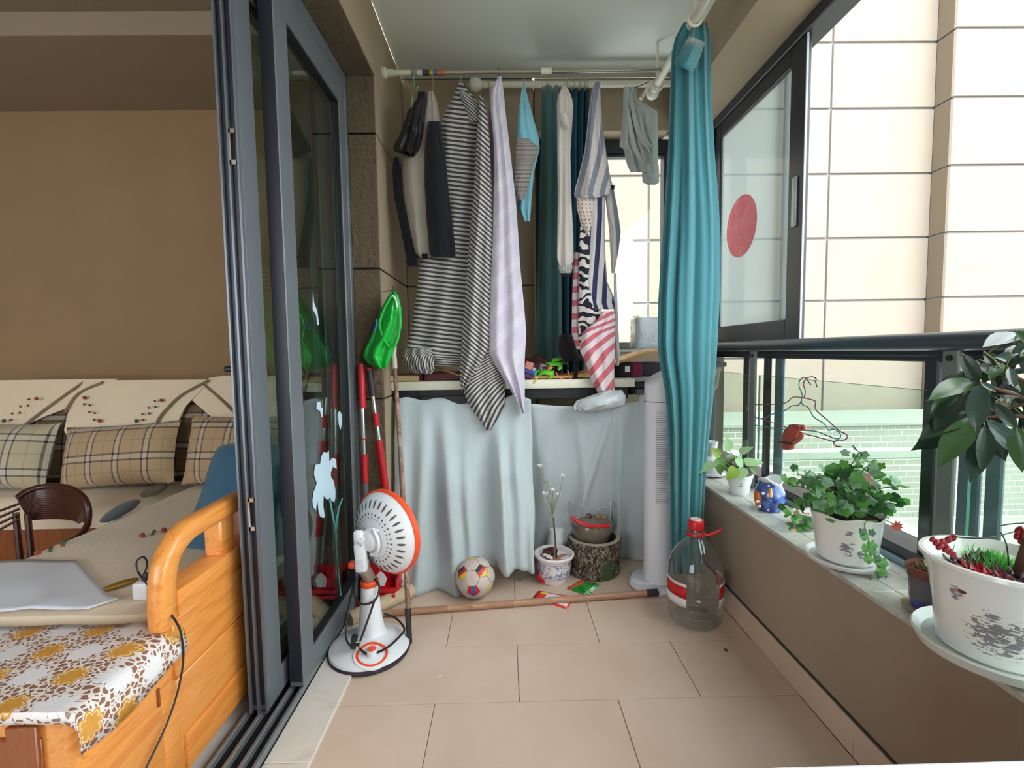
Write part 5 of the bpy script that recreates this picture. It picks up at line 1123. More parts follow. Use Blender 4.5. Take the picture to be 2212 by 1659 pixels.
bm = B(); tube(bm, smooth_pts([at(893, 152, YR - .014), at(895, 185, YR - .02), at(900, 193, YR - .02), at(903, 186, YR - .02)], 4), .0022, 6); tube(bm, [at(892, 203, YR - .10), at(889, 232, YR - .115)], .0022, 6); add('hanger_hook', bm, M_grn, g, kind='stuff')
g = gt('two_tone_shirt', 'greige shirt with long black sleeves hanging beside the black hood', 920, 560)
garment([(197, 924, 936), (225, 916, 946), (262, 908, 950), (300, 900, 950), (345, 864, 950), (420, 868, 948), (490, 876, 940), (540, 885, 935), (557, 897, 932)], YR - .01, .045, M_greige, 'body', g, 2, .012, seed=1)
garment([(262, 924, 951), (300, 919, 956), (330, 917, 962), (400, 917, 968), (470, 921, 976), (540, 927, 984), (556, 931, 984)], YR - .075, .035, M_blackc, 'sleeve', g, 1, .006, seed=3)
garment([(340, 850, 860), (370, 846, 868), (430, 852, 872), (500, 867, 888), (550, 876, 900), (576, 880, 904)], YR - .02, .03, M_blackc, 'sleeve', g, 1, .006, seed=5)
garment([(548, 895, 932), (558, 897, 930)], YR - .015, .05, M_blackc, 'hem', g, 1, .004)
hook(936, 197, g, M_wire)
M_st = stripes('grey and white striped jersey', (196, 192, 188), (66, 66, 68), 47, 1, .52, .04)
g = gt('striped_bedsheet', 'large grey and white striped bedsheet draped over a hanger', 1000, 800, cat='bedsheet')
garment([(178, 991, 999), (195, 984, 1010), (215, 976, 1030), (240, 962, 1041), (270, 952, 1040), (330, 950, 1034), (420, 940, 1028), (560, 908, 1018), (640, 899, 1010), (720, 886, 1004), (765, 874, 1000), (790, 940, 996)], YR + .01, .05, M_st, 'back_fold', g, 2, .016, 26, 46, 4, lean=-.02, vdiag=-.12)
garment([(205, 1036, 1042), (250, 1034, 1053), (300, 1030, 1058), (400, 1024, 1062), (500, 1016, 1064), (600, 1008, 1062), (700, 1000, 1058), (750, 997, 1058), (775, 995, 1046), (800, 994, 1030), (825, 994, 1012), (845, 997, 1002)], YR - .10, .042, M_st, 'front_fold', g, 2, .012, 26, 50, 6, vdiag=-.8)
garment([(735, 1050, 1060), (760, 1038, 1064), (800, 1012, 1080), (830, 997, 1088), (855, 1004, 1092), (880, 1016, 1089), (905, 1034, 1076), (930, 1052, 1059)], YR - .075, .035, M_st, 'lower_fold', g, 2, .010, 26, 30, 3, vdiag=.85)
garment([(752, 872, 935), (768, 866, 938), (785, 872, 940), (800, 885, 938), (808, 900, 932)], YR - .06, .055, M_st, 'crumpled_end', g, 4, .014, 24, 16, 8, vdiag=1.6)
garment([(195, 990, 1004), (225, 1000, 1036), (262, 1012, 1044)], YR - .05, .03, M_st, 'collar_fold', g, 1, .01, 16, 14, 2, vdiag=-1.2)
hook(996, 178, g, M_wire)
M_lav = NT('lavender white damask'); k = M_lav; uv = k.co('UV'); wv = k.t.nodes.new('ShaderNodeTexWave'); wv.wave_type = 'BANDS'; wv.bands_direction = 'DIAGONAL'; wv.inputs['Scale'].default_value = 4.2; k.l(uv, wv.inputs['Vector'])
ck = k.math('GREATER_THAN', wv.outputs['Fac'], .72); k.base(k.mix(ck, (200, 194, 210), (208, 203, 216))); k.bump(k.math('ADD', k.noise(230, 2), k.math('MULTIPLY', k.noise(14, 4, .6), 2)), .5, .006); M_lav = k.set(.85, 0, .2, .2)
g = gt('white_sheet', 'lavender white cotton sheet hanging in a long point', 1095, 700, cat='bedsheet')
garment([(165, 1076, 1083), (200, 1060, 1088), (240, 1060, 1092), (300, 1066, 1099), (360, 1068, 1106), (430, 1066, 1114), (500, 1063, 1119), (580, 1059, 1124), (660, 1055, 1132), (720, 1053, 1137), (765, 1056, 1134), (800, 1076, 1133), (840, 1102, 1134), (875, 1120, 1133), (893, 1129, 1133)], YR - .10, .04, M_lav, 'sheet', g, 2, .014, 26, 50, 3)
garment([(190, 1058, 1072), (260, 1056, 1074), (330, 1056, 1074), (400, 1060, 1072)], YR - .03, .03, cloth('greige lavender cotton', (190, 180, 186)), 'inner_fold', g, 1, .004)
hook(1077, 168, g, M_black, r=.0026)
M_sky = cloth('sky blue cotton', (128, 190, 206), .05); M_fine = stripes('fine grey stripes', (170, 166, 160), (84, 78, 76), 165, 1, .5)
g = gt('blue_shirt', 'sky blue child shirt with grey striped sleeve', 1135, 440)
garment([(180, 1129, 1133), (210, 1124, 1140), (250, 1119, 1151), (300, 1115, 1164), (320, 1117, 1166), (370, 1122, 1154), (420, 1118, 1149), (450, 1116, 1147), (478, 1130, 1145)], YR, .035, M_sky, 'body', g, 2, .008, seed=2)
garment([(298, 1115, 1138), (318, 1114, 1164), (360, 1110, 1152), (400, 1107, 1142), (420, 1106, 1137), (434, 1117, 1131)], YR - .055, .028, M_fine, 'sleeve', g, 1, .005, seed=1)
hook(1131, 180, g, M_wire)
M_offw = cloth('off white cotton', (206, 200, 192), .06)
g = gt('white_shirt', 'off-white long sleeved shirt with elastic cuff', 1222, 590)
garment([(183, 1216, 1221), (200, 1207, 1232), (225, 1203, 1239), (270, 1204, 1236), (330, 1204, 1232), (420, 1205, 1234), (500, 1204, 1238), (550, 1203, 1239), (568, 1204, 1238), (573, 1208, 1234)], YR - .03, .032, M_offw, 'sleeve', g, 2, .008, seed=4)
garment([(572, 1206, 1237), (582, 1207, 1236), (590, 1210, 1234)], YR - .03, .026, cloth('grey white cuff', (184, 182, 182)), 'cuff', g, 5, .003)
garment([(590, 1210, 1234), (597, 1214, 1230)], YR - .028, .02, M_blackc, 'cuff_opening', g, 1, .001)
garment([(240, 1210, 1224), (262, 1212, 1232), (278, 1222, 1230)], YR - .07, .012, M_offw, 'collar_tab', g, 1, .003, 10, 8)
hook(1222, 184, g, M_wire)
M_bstr = stripes('blue grey and ivory shirt stripes', (208, 202, 198), (132, 138, 154), 17, 0, .55); M_nav = stripes('navy and ivory stripes', (212, 208, 206), (48, 54, 92), 20, 0, .52)
k = NT('ivory dotted cotton'); uv = k.co('UV'); vm = k.t.nodes.new('ShaderNodeVectorMath'); vm.operation = 'SCALE'; vm.inputs['Scale'].default_value = 55; k.l(uv, vm.inputs[0]); vf = k.t.nodes.new('ShaderNodeVectorMath'); vf.operation = 'FRACTION'; k.l(vm.outputs[0], vf.inputs[0])
vd = k.t.nodes.new('ShaderNodeVectorMath'); vd.operation = 'DISTANCE'; vd.inputs[1].default_value = (.5, .5, 0); k.l(vf.outputs[0], vd.inputs[0]); k.base(k.mix(k.math('LESS_THAN', vd.outputs['Value'], .2), (210, 200, 192), (120, 50, 52))); M_dot = k.set(.9)
g = gt('striped_shirt', 'blue grey and ivory striped shirt above the pink striped cloth', 1285, 420)
garment([(176, 1284, 1296), (195, 1279, 1297), (230, 1273, 1299), (280, 1268, 1303), (330, 1262, 1310), (380, 1250, 1318), (405, 1243, 1325), (420, 1240, 1318), (427, 1244, 1300)], YR - .05, .045, M_bstr, 'body', g, 2, .012, seed=1, uoff=.028)
garment([(412, 1245, 1284), (450, 1246, 1284), (490, 1256, 1278), (510, 1266, 1274)], YR - .045, .03, M_dot, 'dotted_lining', g, 1, .006, seed=2)
garment([(412, 1262, 1308), (470, 1262, 1306), (540, 1258, 1307), (610, 1252, 1312), (655, 1250, 1332), (668, 1255, 1331)], YR - .02, .035, M_nav, 'lower_shirt', g, 2, .01, seed=5, uoff=.012)
garment([(410, 1306, 1326), (450, 1310, 1334), (500, 1316, 1341), (540, 1318, 1337), (590, 1321, 1327)], YR + .0, .03, M_bstr, 'sleeve', g, 1, .008, seed=3, vdiag=.2)
garment([(400, 1300, 1328), (410, 1302, 1327)], YR - .06, .02, M_blackc, 'hem_shadow', g, 1, .001, 10, 4)  # black strip painting the shade under the hem
hook(1286, 177, g, M_wire)
k = NT('black and white paisley print'); uv = k.co('UV'); wv = k.t.nodes.new('ShaderNodeTexWave'); wv.wave_type = 'RINGS'; wv.inputs['Scale'].default_value = 7; wv.inputs['Distortion'].default_value = 9; wv.inputs['Detail'].default_value = 1.5; wv.inputs['Detail Scale'].default_value = 2.2; k.l(uv, wv.inputs['Vector'])
k.base(k.mix(k.math('GREATER_THAN', wv.outputs['Fac'], .5), (30, 30, 44), (216, 210, 208))); M_pais = k.set(.9)
M_pink = stripes('pink and white bold stripes', (226, 214, 218), (206, 110, 122), 15, 1, .52)
g = gt('pink_striped_cloth', 'pink and white striped cloth with paisley lining hanging over the table edge', 1300, 870, cat='cloth')
garment([(480, 1254, 1270), (560, 1250, 1284), (640, 1250, 1290), (700, 1249, 1308), (735, 1251, 1300), (760, 1256, 1272)], YR - .035, .025, M_pais, 'paisley_lining', g, 1, .006, seed=2)
garment([(545, 1240, 1252), (640, 1236, 1253), (720, 1235, 1254), (755, 1246, 1258)], YR - .0, .02, M_pink, 'back_strip', g, 1, .004, vdiag=.1)
garment([(672, 1302, 1328), (690, 1290, 1330), (720, 1256, 1329), (760, 1253, 1328), (790, 1268, 1327), (820, 1276, 1327), (850, 1292, 1328), (868, 1303, 1324), (880, 1311, 1316)], YR - .085, .03, M_pink, 'front_drop', g, 2, .010, 26, 40, 2, vdiag=.85)
garment([(590, 1326, 1331), (650, 1326, 1334), (700, 1326, 1336), (760, 1327, 1339), (790, 1332, 1337)], YR - .03, .02, cloth('white cotton edge', (224, 220, 228)), 'white_edge', g, 1, .004)
k = NT('soft grey jersey'); k.base(k.mix(k.noise(5, 3), (182, 188, 184), (160, 166, 164))); k.bump(k.noise(10, 3), .3, .01); M_gj = k.set(.9, 0, .2, .2)
g = gt('grey_shirt', 'soft grey shirt slung from the curtain rod bracket near the teal curtain', 1385, 395)
garment([(187, 1347, 1374), (215, 1346, 1377), (240, 1346, 1421), (270, 1343, 1421), (300, 1339, 1421), (318, 1338, 1422), (322, 1348, 1422), (345, 1351, 1422), (360, 1356, 1422), (372, 1362, 1422)], YR - .0, .035, M_gj, 'body', g, 3, .016, 30, 40, 2)
garment([(355, 1386, 1423), (380, 1387, 1424), (394, 1388, 1424), (399, 1398, 1416)], YR - .01, .025, M_gj, 'sleeve', g, 1, .006, seed=1)
for x0, y0, x1, y1 in ((1362, 200, 1405, 330), (1384, 245, 1408, 318), (1356, 230, 1392, 360)):
    bm = B(); pts = smooth_pts([at(x0, y0, YR - .036), at((x0 + x1) / 2 - 6, (y0 + y1) / 2 + 14, YR - .052), at(x1, y1, YR - .042)], 6); tube(bm, pts, [.004 + .010 * math.sin(PI * i / 12) for i in range(13)], 8); add('fold', bm, M_gj, g)
bm = B(); tube(bm, smooth_pts([at(1372, 190, YR - .01), at(1390, 182, YR), at(1402, 176, YR)], 3), .0022, 6); add('wire', bm, M_black, g)
# ---- green bag on the wall
gb = thing('green_bag', 'bright green plastic bag hung on the wall above the mops', 'bag', at(830, 720, 2.14))
k = NT('green plastic film'); k.base(k.mix(k.noise(8, 4), (30, 196, 70), (16, 168, 52))); k.bump(k.noise(18, 4, .65), .8, .012); M_gbag = k.set(.3, 0, .5)
garment([(627, 848, 852), (640, 838, 861), (665, 824, 867), (700, 812, 869), (730, 800, 862), (750, 790, 854), (770, 784, 846), (785, 795, 840), (796, 815, 835)], 2.14, .045, M_gbag, 'film', gb, 2, .014, 24, 34, 5)
bm = B(); tube(bm, smooth_pts([at(x, y_, 2.096) for x, y_ in ((845, 640), (830, 668), (820, 700), (828, 730), (845, 752), (858, 735), (864, 700), (860, 660), (850, 640))], 5), .006, 8); add('rolled_edge', bm, M_gbag, gb)
bm = B(); tube(bm, smooth_pts([at(x, y_, 2.092) for x, y_ in ((847, 638), (852, 642), (856, 652), (858, 664))], 4), .004, 6); add('white_tie', bm, M_white, gb)
bm = B(); tube(bm, smooth_pts([at(x, y_, 2.097) for x, y_ in ((814, 690), (812, 705), (808, 716))], 4), .004, 6); add('blue_print', bm, mat('blue print', (40, 110, 210), .4), gb)
bm = B(); q = at(850, 625, 2.14); tube(bm, [(XL, 2.225, q.z), (q.x, 2.16, q.z), (q.x, 2.13, q.z), (q.x, 2.12, q.z + .012)], .003, 6); add('wall_hook', bm, M_chrome, gb)
# ---- power strip on the balustrade end
ps = thing('power_strip', 'grey power strips with looped cables beside the teal curtain', 'power strip', at(1545, 800, 2.3))
for a, b in (((1520, 787), (1566, 792)), ((1524, 777), (1552, 778)), ((1525, 818), (1542, 820))):
    p, q = at(*a, 2.27), at(*b, 2.27); bm = B(); box(bm, p.x, q.x, 2.25, 2.29, p.z - .012, p.z + .008, .003, 1); add('socket_block', bm, mat('dark grey socket', (66, 70, 74), .5), ps)
for i in range(4):
    bm = B(); tube(bm, smooth_pts([at(1556 - 2 * i, 796, 2.262), at(1552 - i * 3, 815, 2.262), at(1548 - 2 * i, 838 + 2 * i, 2.262), at(1534, 834 + i, 2.262), at(1530 + i, 828, 2.262)], 5), .0028, 6); add('cable', bm, mat('beige grey cable', (170, 168, 150), .5), ps)
# ================================================================ PLANTS AND THINGS ON THE SILL
def leafmat(name, a, b, rough=.4, tr=.25):
    k = NT(name); k.base(k.mix(k.noise(18, 3), a, b)); k.b.inputs['Subsurface Weight'].default_value = 0
    t = k.t; tl = t.nodes.new('ShaderNodeBsdfTranslucent'); tl.inputs[0].default_value = _lin(tuple(min(255, x * 1.2) for x in a))
    mx = t.nodes.new('ShaderNodeMixShader'); mx.inputs[0].default_value = tr; k.l(k.b.outputs[0], mx.inputs[1]); k.l(tl.outputs[0], mx.inputs[2]); k.l(mx.outputs[0], k.out.inputs[0])
    return k.set(rough, 0, .5)
def leaf_mesh(name, outline, m, fold=.12, droop=.12, rib=True):
    """outline: half profile [(t along 0..1, half width)]; unit length along +Y, upper side +Z"""
    bm = B(); rows = []
    for t, w_ in outline:
        z = -droop * t * t; rows.append([bm.verts.new((-w_, t, z + fold * w_)), bm.verts.new((-w_ * .5, t, z + fold * w_ * .35)), bm.verts.new((0, t, z - .006)), bm.verts.new((w_ * .5, t, z + fold * w_ * .35)), bm.verts.new((w_, t, z + fold * w_))])
    for a, b in zip(rows, rows[1:]):
        for j in range(4): bm.faces.new((a[j], a[j + 1], b[j + 1], b[j]))
    bmesh.ops.remove_doubles(bm, verts=bm.verts, dist=.004)
    me = bpy.data.meshes.new(name); bm.to_mesh(me); bm.free(); me.materials.append(m); me.polygons.foreach_set('use_smooth', [True] * len(me.polygons)); return me
def lobed_mesh(name, m, lobes=5):
    bm = B(); c = bm.verts.new((0, .38, .02)); n = lobes * 4; vs = []
    for i in range(n + 1):
        a = -PI * .5 + .35 + (2 * PI - .7) * i / n; r = .36 + .17 * abs(math.cos((a - PI / 2) * lobes / 2)) ** .8
        vs.append(bm.verts.new((r * math.cos(a), .42 + r * math.sin(a), .05 * math.sin(a * 3) - .10 * r)))
    st = bm.verts.new((0, .12, 0)); vs.append(st)
    for i in range(len(vs)): bm.faces.new((c, vs[i], vs[(i + 1) % len(vs)]))
    me = bpy.data.meshes.new(name); bm.to_mesh(me); bm.free(); me.materials.append(m); me.polygons.foreach_set('use_smooth', [True] * len(me.polygons)); return me
def orient(d, up=V((0, 0, 1)), roll=0):
    y = V(d).normalized(); x = y.cross(up)
    if x.length < 1e-3: x = V((1, 0, 0))
    x.normalize(); z = x.cross(y); M = Matrix((x, y, z)).transposed(); return M @ Matrix.Rotation(roll, 3, 'Y')
HEART = [(0, .0), (-.06, .16), (.0, .30), (.15, .40), (.35, .40), (.55, .31), (.75, .18), (.9, .07), (1, 0)]
OVAL = [(0, 0), (.08, .07), (.22, .14), (.42, .19), (.62, .175), (.8, .11), (.93, .035), (1, 0)]
# ---- white footed planter at the far end of the sill
pz = onz(1536, 1026, ZS); wp_ = thing('white_planter', 'round white ceramic planter with saucer half hidden by the teal curtain on the sill', 'flowerpot', (pz.x, pz.y, ZS))
pz = V((pz.x, pz.y, ZS))
bm = B(); lathe(bm, [(0, .002), (.05, 0), (.074, .008), (.078, .018), (.07, .02), (.06, .012), (0, .012)], pz, 36); add('saucer', bm, M_white, wp_)
bm = B(); lathe(bm, [(0, .014), (.045, .014), (.062, .03), (.066, .055), (.058, .08), (.04, .098), (.034, .10), (0, .10)], pz, 36); add('body', bm, M_white, wp_)
bm = B(); lathe(bm, [(0, .10), (.024, .10), (.03, .17), (.033, .172), (.033, .178), (.028, .178), (.027, .16), (0, .155)], pz, 28); add('inner_cup', bm, M_white, wp_)
# ---- pothos in small white pot
pz = onz(1597, 1066, ZS); pz = V((pz.x, pz.y, ZS)); po = thing('pothos_plant', 'pothos with heart-shaped yellow green leaves in a small white pot on the sill', 'plant', pz)
bm = B(); lathe(bm, [(0, 0), (.037, 0), (.040, .004), (.046, .045), (.056, .085), (.058, .090), (.054, .092), (.050, .085), (.044, .06), (0, .06)], pz, 40, fn=lambda p, a: V((p.x * (1 + .01 * math.cos(4 * a)), p.y * (1 + .01 * math.cos(4 * a)), p.z))); pp2 = add('pot', bm, M_white, po)
bm = B(); lathe(bm, [(0, .070), (.03, .072), (.049, .074)], pz, 24); add('soil', bm, mat('dark potting soil', (74, 58, 44), .95, var=.3, vs=60, bump=.6), po)
k_ = V((-pz.x, -pz.y, 0)).normalized(); ang = math.atan2(k_.y, k_.x) + .12
bm = B()
def onpot(z, da, r): return pz + V((r * math.cos(ang + da), r * math.sin(ang + da), z))
poly(bm, [onpot(z, da, .0495 + .0003 + (z - .045) * .2) for z, da in ((.052, .03), (.056, .055), (.061, .03), (.0635, -.01), (.058, -.03), (.053, -.01))], k_ * .0006); add('leaf_logo', bm, mat('dark green print', (44, 84, 80), .5), pp2, False)
bm = B(); poly(bm, [onpot(z, da, .0478 + (z - .047) * .2) for z, da in ((.045, .16), (.045, -.16), (.0475, -.16), (.0475, .16))], k_ * .0006); add('logo_line', bm, MC['dark green print'], pp2, False)
L_y = leaf_mesh('pothos_leaf', HEART, leafmat('yellow green leaf', (150, 176, 64), (128, 160, 52), .35)); L_p = leaf_mesh('pale_pothos_leaf', HEART, leafmat('pale variegated leaf', (176, 204, 160), (148, 186, 128), .35)); L_g = leaf_mesh('green_pothos_leaf', HEART, leafmat('fresh green leaf', (104, 144, 72), (84, 124, 60), .35))
ym = pz.y
for (bx, by, tx, ty, L_, me, dy, face) in ((1574, 972, 1571, 946, .05, L_p, .0, -1), (1556, 985, 1540, 970, .046, L_y, .01, -1), (1543, 1001, 1512, 1017, .068, L_p, -.03, 0), (1553, 992, 1558, 1024, .058, L_g, .0, -1), (1590, 1012, 1572, 1035, .072, L_y, -.05, -1), (1606, 1012, 1600, 1036, .052, L_p, -.05, -1), (1610, 1000, 1646, 997, .072, L_p, -.01, 0), (1592, 990, 1606, 1012, .058, L_p, -.02, -1), (1586, 985, 1570, 986, .044, L_p, .02, 0), (1600, 978, 1625, 964, .06, L_p, .03, 1), (1576, 998, 1590, 990, .05, L_g, .02, 0), (1625, 1010, 1634, 1024, .03, L_g, -.01, -1)):
    b_, t_ = at(bx, by, ym + dy), at(tx, ty, ym + dy - .012); root = pz + V((random.uniform(-.02, .02), random.uniform(-.02, .02), .074))
    bm = B(); tube(bm, smooth_pts([root, root.lerp(b_, .55) + V((0, 0, .018)), b_], 4), .0017, 5); add('stem', bm, mat('pothos stem', (132, 160, 84), .5), po)
    inst('leaf', me, po, b_, orient(t_ - b_, V((0, -.8, .5)) if face < 0 else V((0, -.3, 1)), random.uniform(-.3, .3)), (t_ - b_).length * 1.12)
# ---- blue fish jug
pz = onz(1662, 1101, ZS); pz = V((pz.x, pz.y, ZS)); jg = thing('fish_jug', 'small blue glazed fish-shaped jug with orange fins and white mouth on the sill', 'jug', pz)
k = NT('mottled blue glaze'); vn = k.t.nodes.new('ShaderNodeTexVoronoi'); vn.inputs['Scale'].default_value = 34; k.l(k.co(), vn.inputs['Vector'])
k.base(k.mix(k.math('LESS_THAN', vn.outputs['Distance'], .16), k.ramp(k.noise(22, 4), [(.35, (30, 36, 84)), (.5, (62, 88, 164)), (.65, (108, 140, 204))]), (120, 164, 206))); M_jug = k.set(.15, 0, .5, 0, 0, .5)
bm = B(); lathe(bm, [(0, 0), (.040, 0), (.044, .006), (.042, .014), (.054, .032), (.059, .055), (.055, .082), (.045, .102), (.042, .112), (.042, .12)], pz, 40); add('body', bm, M_jug, jg)
bm = B(); lathe(bm, [(.042, .118), (.046, .126), (.043, .129), (.038, .12), (.036, .10), (0, .095)], pz, 40, fn=lambda p, a: V((p.x, p.y, p.z + (.012 * math.cos(2 * a - .9) if p.z > .11 else 0)))); add('white_mouth', bm, M_white, jg)
M_ofin = mat('orange glaze', (222, 110, 52), .2)
bm = B(); q = at(1634, 1078, pz.y - .01); bmesh.ops.create_uvsphere(bm, u_segments=16, v_segments=10, radius=1, matrix=Matrix.Translation(q + V((.006, 0, 0))) @ Matrix.Rotation(-.15, 4, 'Y') @ Matrix.Diagonal((.013, .02, .034, 1))); add('side_fin', bm, M_ofin, jg)
bm = B()
pts = [at(1664, 1055, pz.y - .05), at(1665, 1063, pz.y - .056), at(1665, 1074, pz.y - .06)]; tube(bm, pts, [.006, .0075, .006], 8); add('orange_fin', bm, mat('amber glaze', (236, 152, 46), .2), jg)
for px, py in ((1648, 1066), (1640, 1094), (1636, 1083)):
    q = at(px, py, pz.y - .047); bm = B(); bmesh.ops.create_uvsphere(bm, u_segments=12, v_segments=8, radius=1, matrix=Matrix.Translation(q) @ Matrix.Diagonal((.0075, .006, .006, 1))); add('white_spot', bm, mat('white glaze', (214, 216, 220), .2), jg)
# ---- ivy geranium
pz = onz(1826, 1213, ZS); pz = V((pz.x, pz.y, ZS)); ge = thing('ivy_geranium', 'bushy green ivy geranium in a large white pot with grey flower print on the sill', 'plant', pz)
def inkpot(name, ink, areas, ground=(232, 234, 232)):
    """white glaze with brushed ink motifs: areas = (angle, z, half width angle, half height)"""
    k = NT(name); ob = k.co(); sp = k.t.nodes.new('ShaderNodeSeparateXYZ'); k.l(ob, sp.inputs[0]); a = k.math('ARCTAN2', sp.outputs[1], sp.outputs[0]); tot = None
    for (an, z, wa, hz) in areas:
        da = k.math('DIVIDE', k.math('SUBTRACT', a, an), wa); dz = k.math('DIVIDE', k.math('SUBTRACT', sp.outputs[2], z), hz)
        m_ = k.math('SUBTRACT', 1.0, k.math('ADD', k.math('MULTIPLY', da, da), k.math('MULTIPLY', dz, dz))); m_ = k.math('MAXIMUM', m_, 0.0); tot = m_ if tot is None else k.math('MAXIMUM', tot, m_)
    mp = k.t.nodes.new('ShaderNodeMapping'); mp.inputs['Scale'].default_value = (1, 1, 2.6); k.l(ob, mp.inputs[0])
    n = k.noise(55, 5, .65, mp.outputs[0], .8); f = k.math('MULTIPLY', k.math('GREATER_THAN', k.math('ADD', n, k.math('MULTIPLY', tot, .2)), .64), k.math('GREATER_THAN', tot, .02))
    k.base(k.mix(k.math('MULTIPLY', f, .8), ground, k.mix(k.noise(25, 2), ink, tuple(min(255, x + 60) for x in ink)))); return k.set(.15, 0, .5, 0, 0, .5)
va = math.atan2(-pz.y, -pz.x)
def relief(r0): return None
bm = B(); lathe(bm, [(0, .014), (.072, .014), (.078, .02), (.084, .07), (.091, .13), (.096, .155), (.098, .158), (.094, .159), (.088, .14), (0, .135)], pz, 48, fn=lambda p, a: V((p.x, p.y, p.z + (.004 * math.sin(a * 6) if p.z > .15 else 0))))
add('pot', bm, inkpot('white pot with ink blossoms', (40, 46, 72), ((va + .10, .118, .14, .016), (va + .06, .072, .26, .030), (va + .5, .06, .2, .02))), ge)
bm = B(); lathe(bm, [(0, .002), (.07, 0), (.098, .006), (.108, .018), (.106, .022), (.095, .012), (0, .012)], pz, 48); add('saucer', bm, M_white, ge)
bm = B(); lathe(bm, [(0, .142), (.05, .143), (.089, .14)], pz, 28); add('soil', bm, MC['dark potting soil'], ge)
G1 = lobed_mesh('ivy_leaf', leafmat('ivy green', (96, 156, 70), (66, 122, 50))); G2 = lobed_mesh('dark_ivy_leaf', leafmat('dark ivy green', (62, 112, 60), (42, 84, 46))); G3 = lobed_mesh('pale_ivy_leaf', leafmat('blue green ivy', (136, 172, 142), (100, 144, 108)))
rng = random.Random(11); M_ist = mat('olive stem', (120, 128, 84), .6)
tg = [(1855, 978, 0), (1884, 998, .02), (1868, 1010, -.03), (1790, 1016, .03), (1722, 1024, .03), (1702, 1048, .0), (1742, 1052, -.02), (1765, 1030, .05), (1812, 1012, .0), (1905, 1036, .02), (1942, 1050, .0), (1928, 1078, -.03), (1948, 1092, .02), (1890, 1058, -.05), (1706, 1092, .04), (1730, 1100, .06), (1775, 1082, -.06), (1832, 1050, -.06), (1850, 1086, -.07), (1902, 1092, .03), (1800, 1060, .02), (1918, 1112, -.01), (1782, 1112, -.07), (1840, 1030, .04), (1758, 1075, .03), (1876, 1100, -.06), (1815, 1100, -.08)]
nl = 0
for (px, py, dy) in tg:
    t_ = at(px, py, pz.y + dy); a_ = rng.uniform(0, 2 * PI); root = pz + V((.05 * math.cos(a_) * rng.random(), .05 * math.sin(a_) * rng.random(), .14))
    mid = root.lerp(t_, .5) + V((rng.uniform(-.015, .015), rng.uniform(-.015, .015), .03)); path = smooth_pts([root, mid, t_], 8)
    bm = B(); tube(bm, path, .0019, 5); add('stem', bm, M_ist, ge)
    for q in (5, 7, 9, 11, 12, 13, 14, 15, 16):
        p = path[q]; d = V((rng.uniform(-1, 1), rng.uniform(-1, .7), rng.uniform(-.3, .8))).normalized(); b_ = p + d * rng.uniform(.003, .018)
        me = (G1, G1, G2, G3, G2)[rng.randrange(5)]
        inst('leaf', me, ge, b_, orient(d, V((rng.uniform(-.6, .3), -.8, rng.uniform(.3, 1)))), rng.uniform(.024, .040)); nl += 1
path = smooth_pts([pz + V((.03, -.08, .155)), at(1868, 1130, pz.y - .10), at(1876, 1165, pz.y - .115), at(1880, 1200, pz.y - .12), at(1896, 1222, pz.y - .12), at(1908, 1236, pz.y - .12)], 5); bm = B(); tube(bm, path, .0017, 5); add('stem', bm, M_ist, ge)
for px, py, s in ((1868, 1158, .026), (1880, 1178, .030), (1872, 1184, .026), (1886, 1188, .028), (1876, 1206, .030), (1894, 1206, .024), (1906, 1213, .034), (1906, 1231, .034), (1899, 1240, .024), (1862, 1148, .022), (1882, 1150, .022)):
    p = at(px, py, pz.y - .122); inst('leaf', G1 if s > .025 else G2, ge, p + V((0, 0, s * .4)), orient(V((rng.uniform(-.4, .4), -.25, -1)), V((0, -1, .2))), s)
M_ros = mat('coral petal', (222, 104, 86), .6, var=.15); M_pinkp = mat('pale pink petal', (230, 176, 160), .6)
PET = leaf_mesh('petal', OVAL, M_ros, .1, .2); PETP = leaf_mesh('pale_petal', OVAL, M_pinkp, .1, .2)
def bloom(c, me, n, s, par):
    for q in range(n): a = 2 * PI * q / n + .4; inst('petal', me, par, c, orient(V((math.cos(a), -.5 + .2 * math.sin(a), math.sin(a) * .9)), V((0, -1, 0))), s)
bm = B(); fl_c = at(1936, 1136, pz.y - .05); tube(bm, smooth_pts([pz + V((.06, -.05, .15)), at(1910, 1122, pz.y - .05), fl_c], 5), .0015, 5); add('stem', bm, M_ist, ge)
bloom(fl_c, PET, 9, .018, ge); bloom(at(1930, 1138, pz.y - .055), PET, 6, .014, ge); bloom(at(1872, 1030, pz.y - .02), PETP, 8, .018, ge); bloom(at(1878, 1042, pz.y - .03), PETP, 6, .014, ge)
# ---- small pot behind the geranium
pz2 = onz(1764, 1150, ZS); pz2 = V((pz2.x + .01, pz2.y + .06, ZS)); sp2 = thing('small_potted_plant', 'small leafy plant in a pale pink pot tucked behind the white geranium pot', 'plant', pz2)
bm = B(); lathe(bm, [(0, 0), (.040, 0), (.043, .006), (.050, .05), (.052, .055), (.047, .055), (0, .045)], pz2, 32); add('pot', bm, mat('pale pink glaze', (212, 200, 204), .3, var=.1, vs=14), sp2)
for (px, py, s) in ((1700, 1096, .034), (1712, 1110, .036), (1722, 1122, .034), (1708, 1128, .03), (1735, 1118, .034), (1745, 1132, .03), (1726, 1104, .03), (1694, 1112, .028), (1740, 1144, .03), (1752, 1124, .03), (1718, 1138, .026), (1732, 1134, .03), (1704, 1140, .024), (1750, 1142, .026)):
    p = at(px, py, pz2.y - .04); inst('leaf', (G1, G2, G1)[px % 3], sp2, p, orient(V((rng.uniform(-1, .4), -.5, rng.uniform(-.6, .5))), V((-.2, -.7, .8))), s)
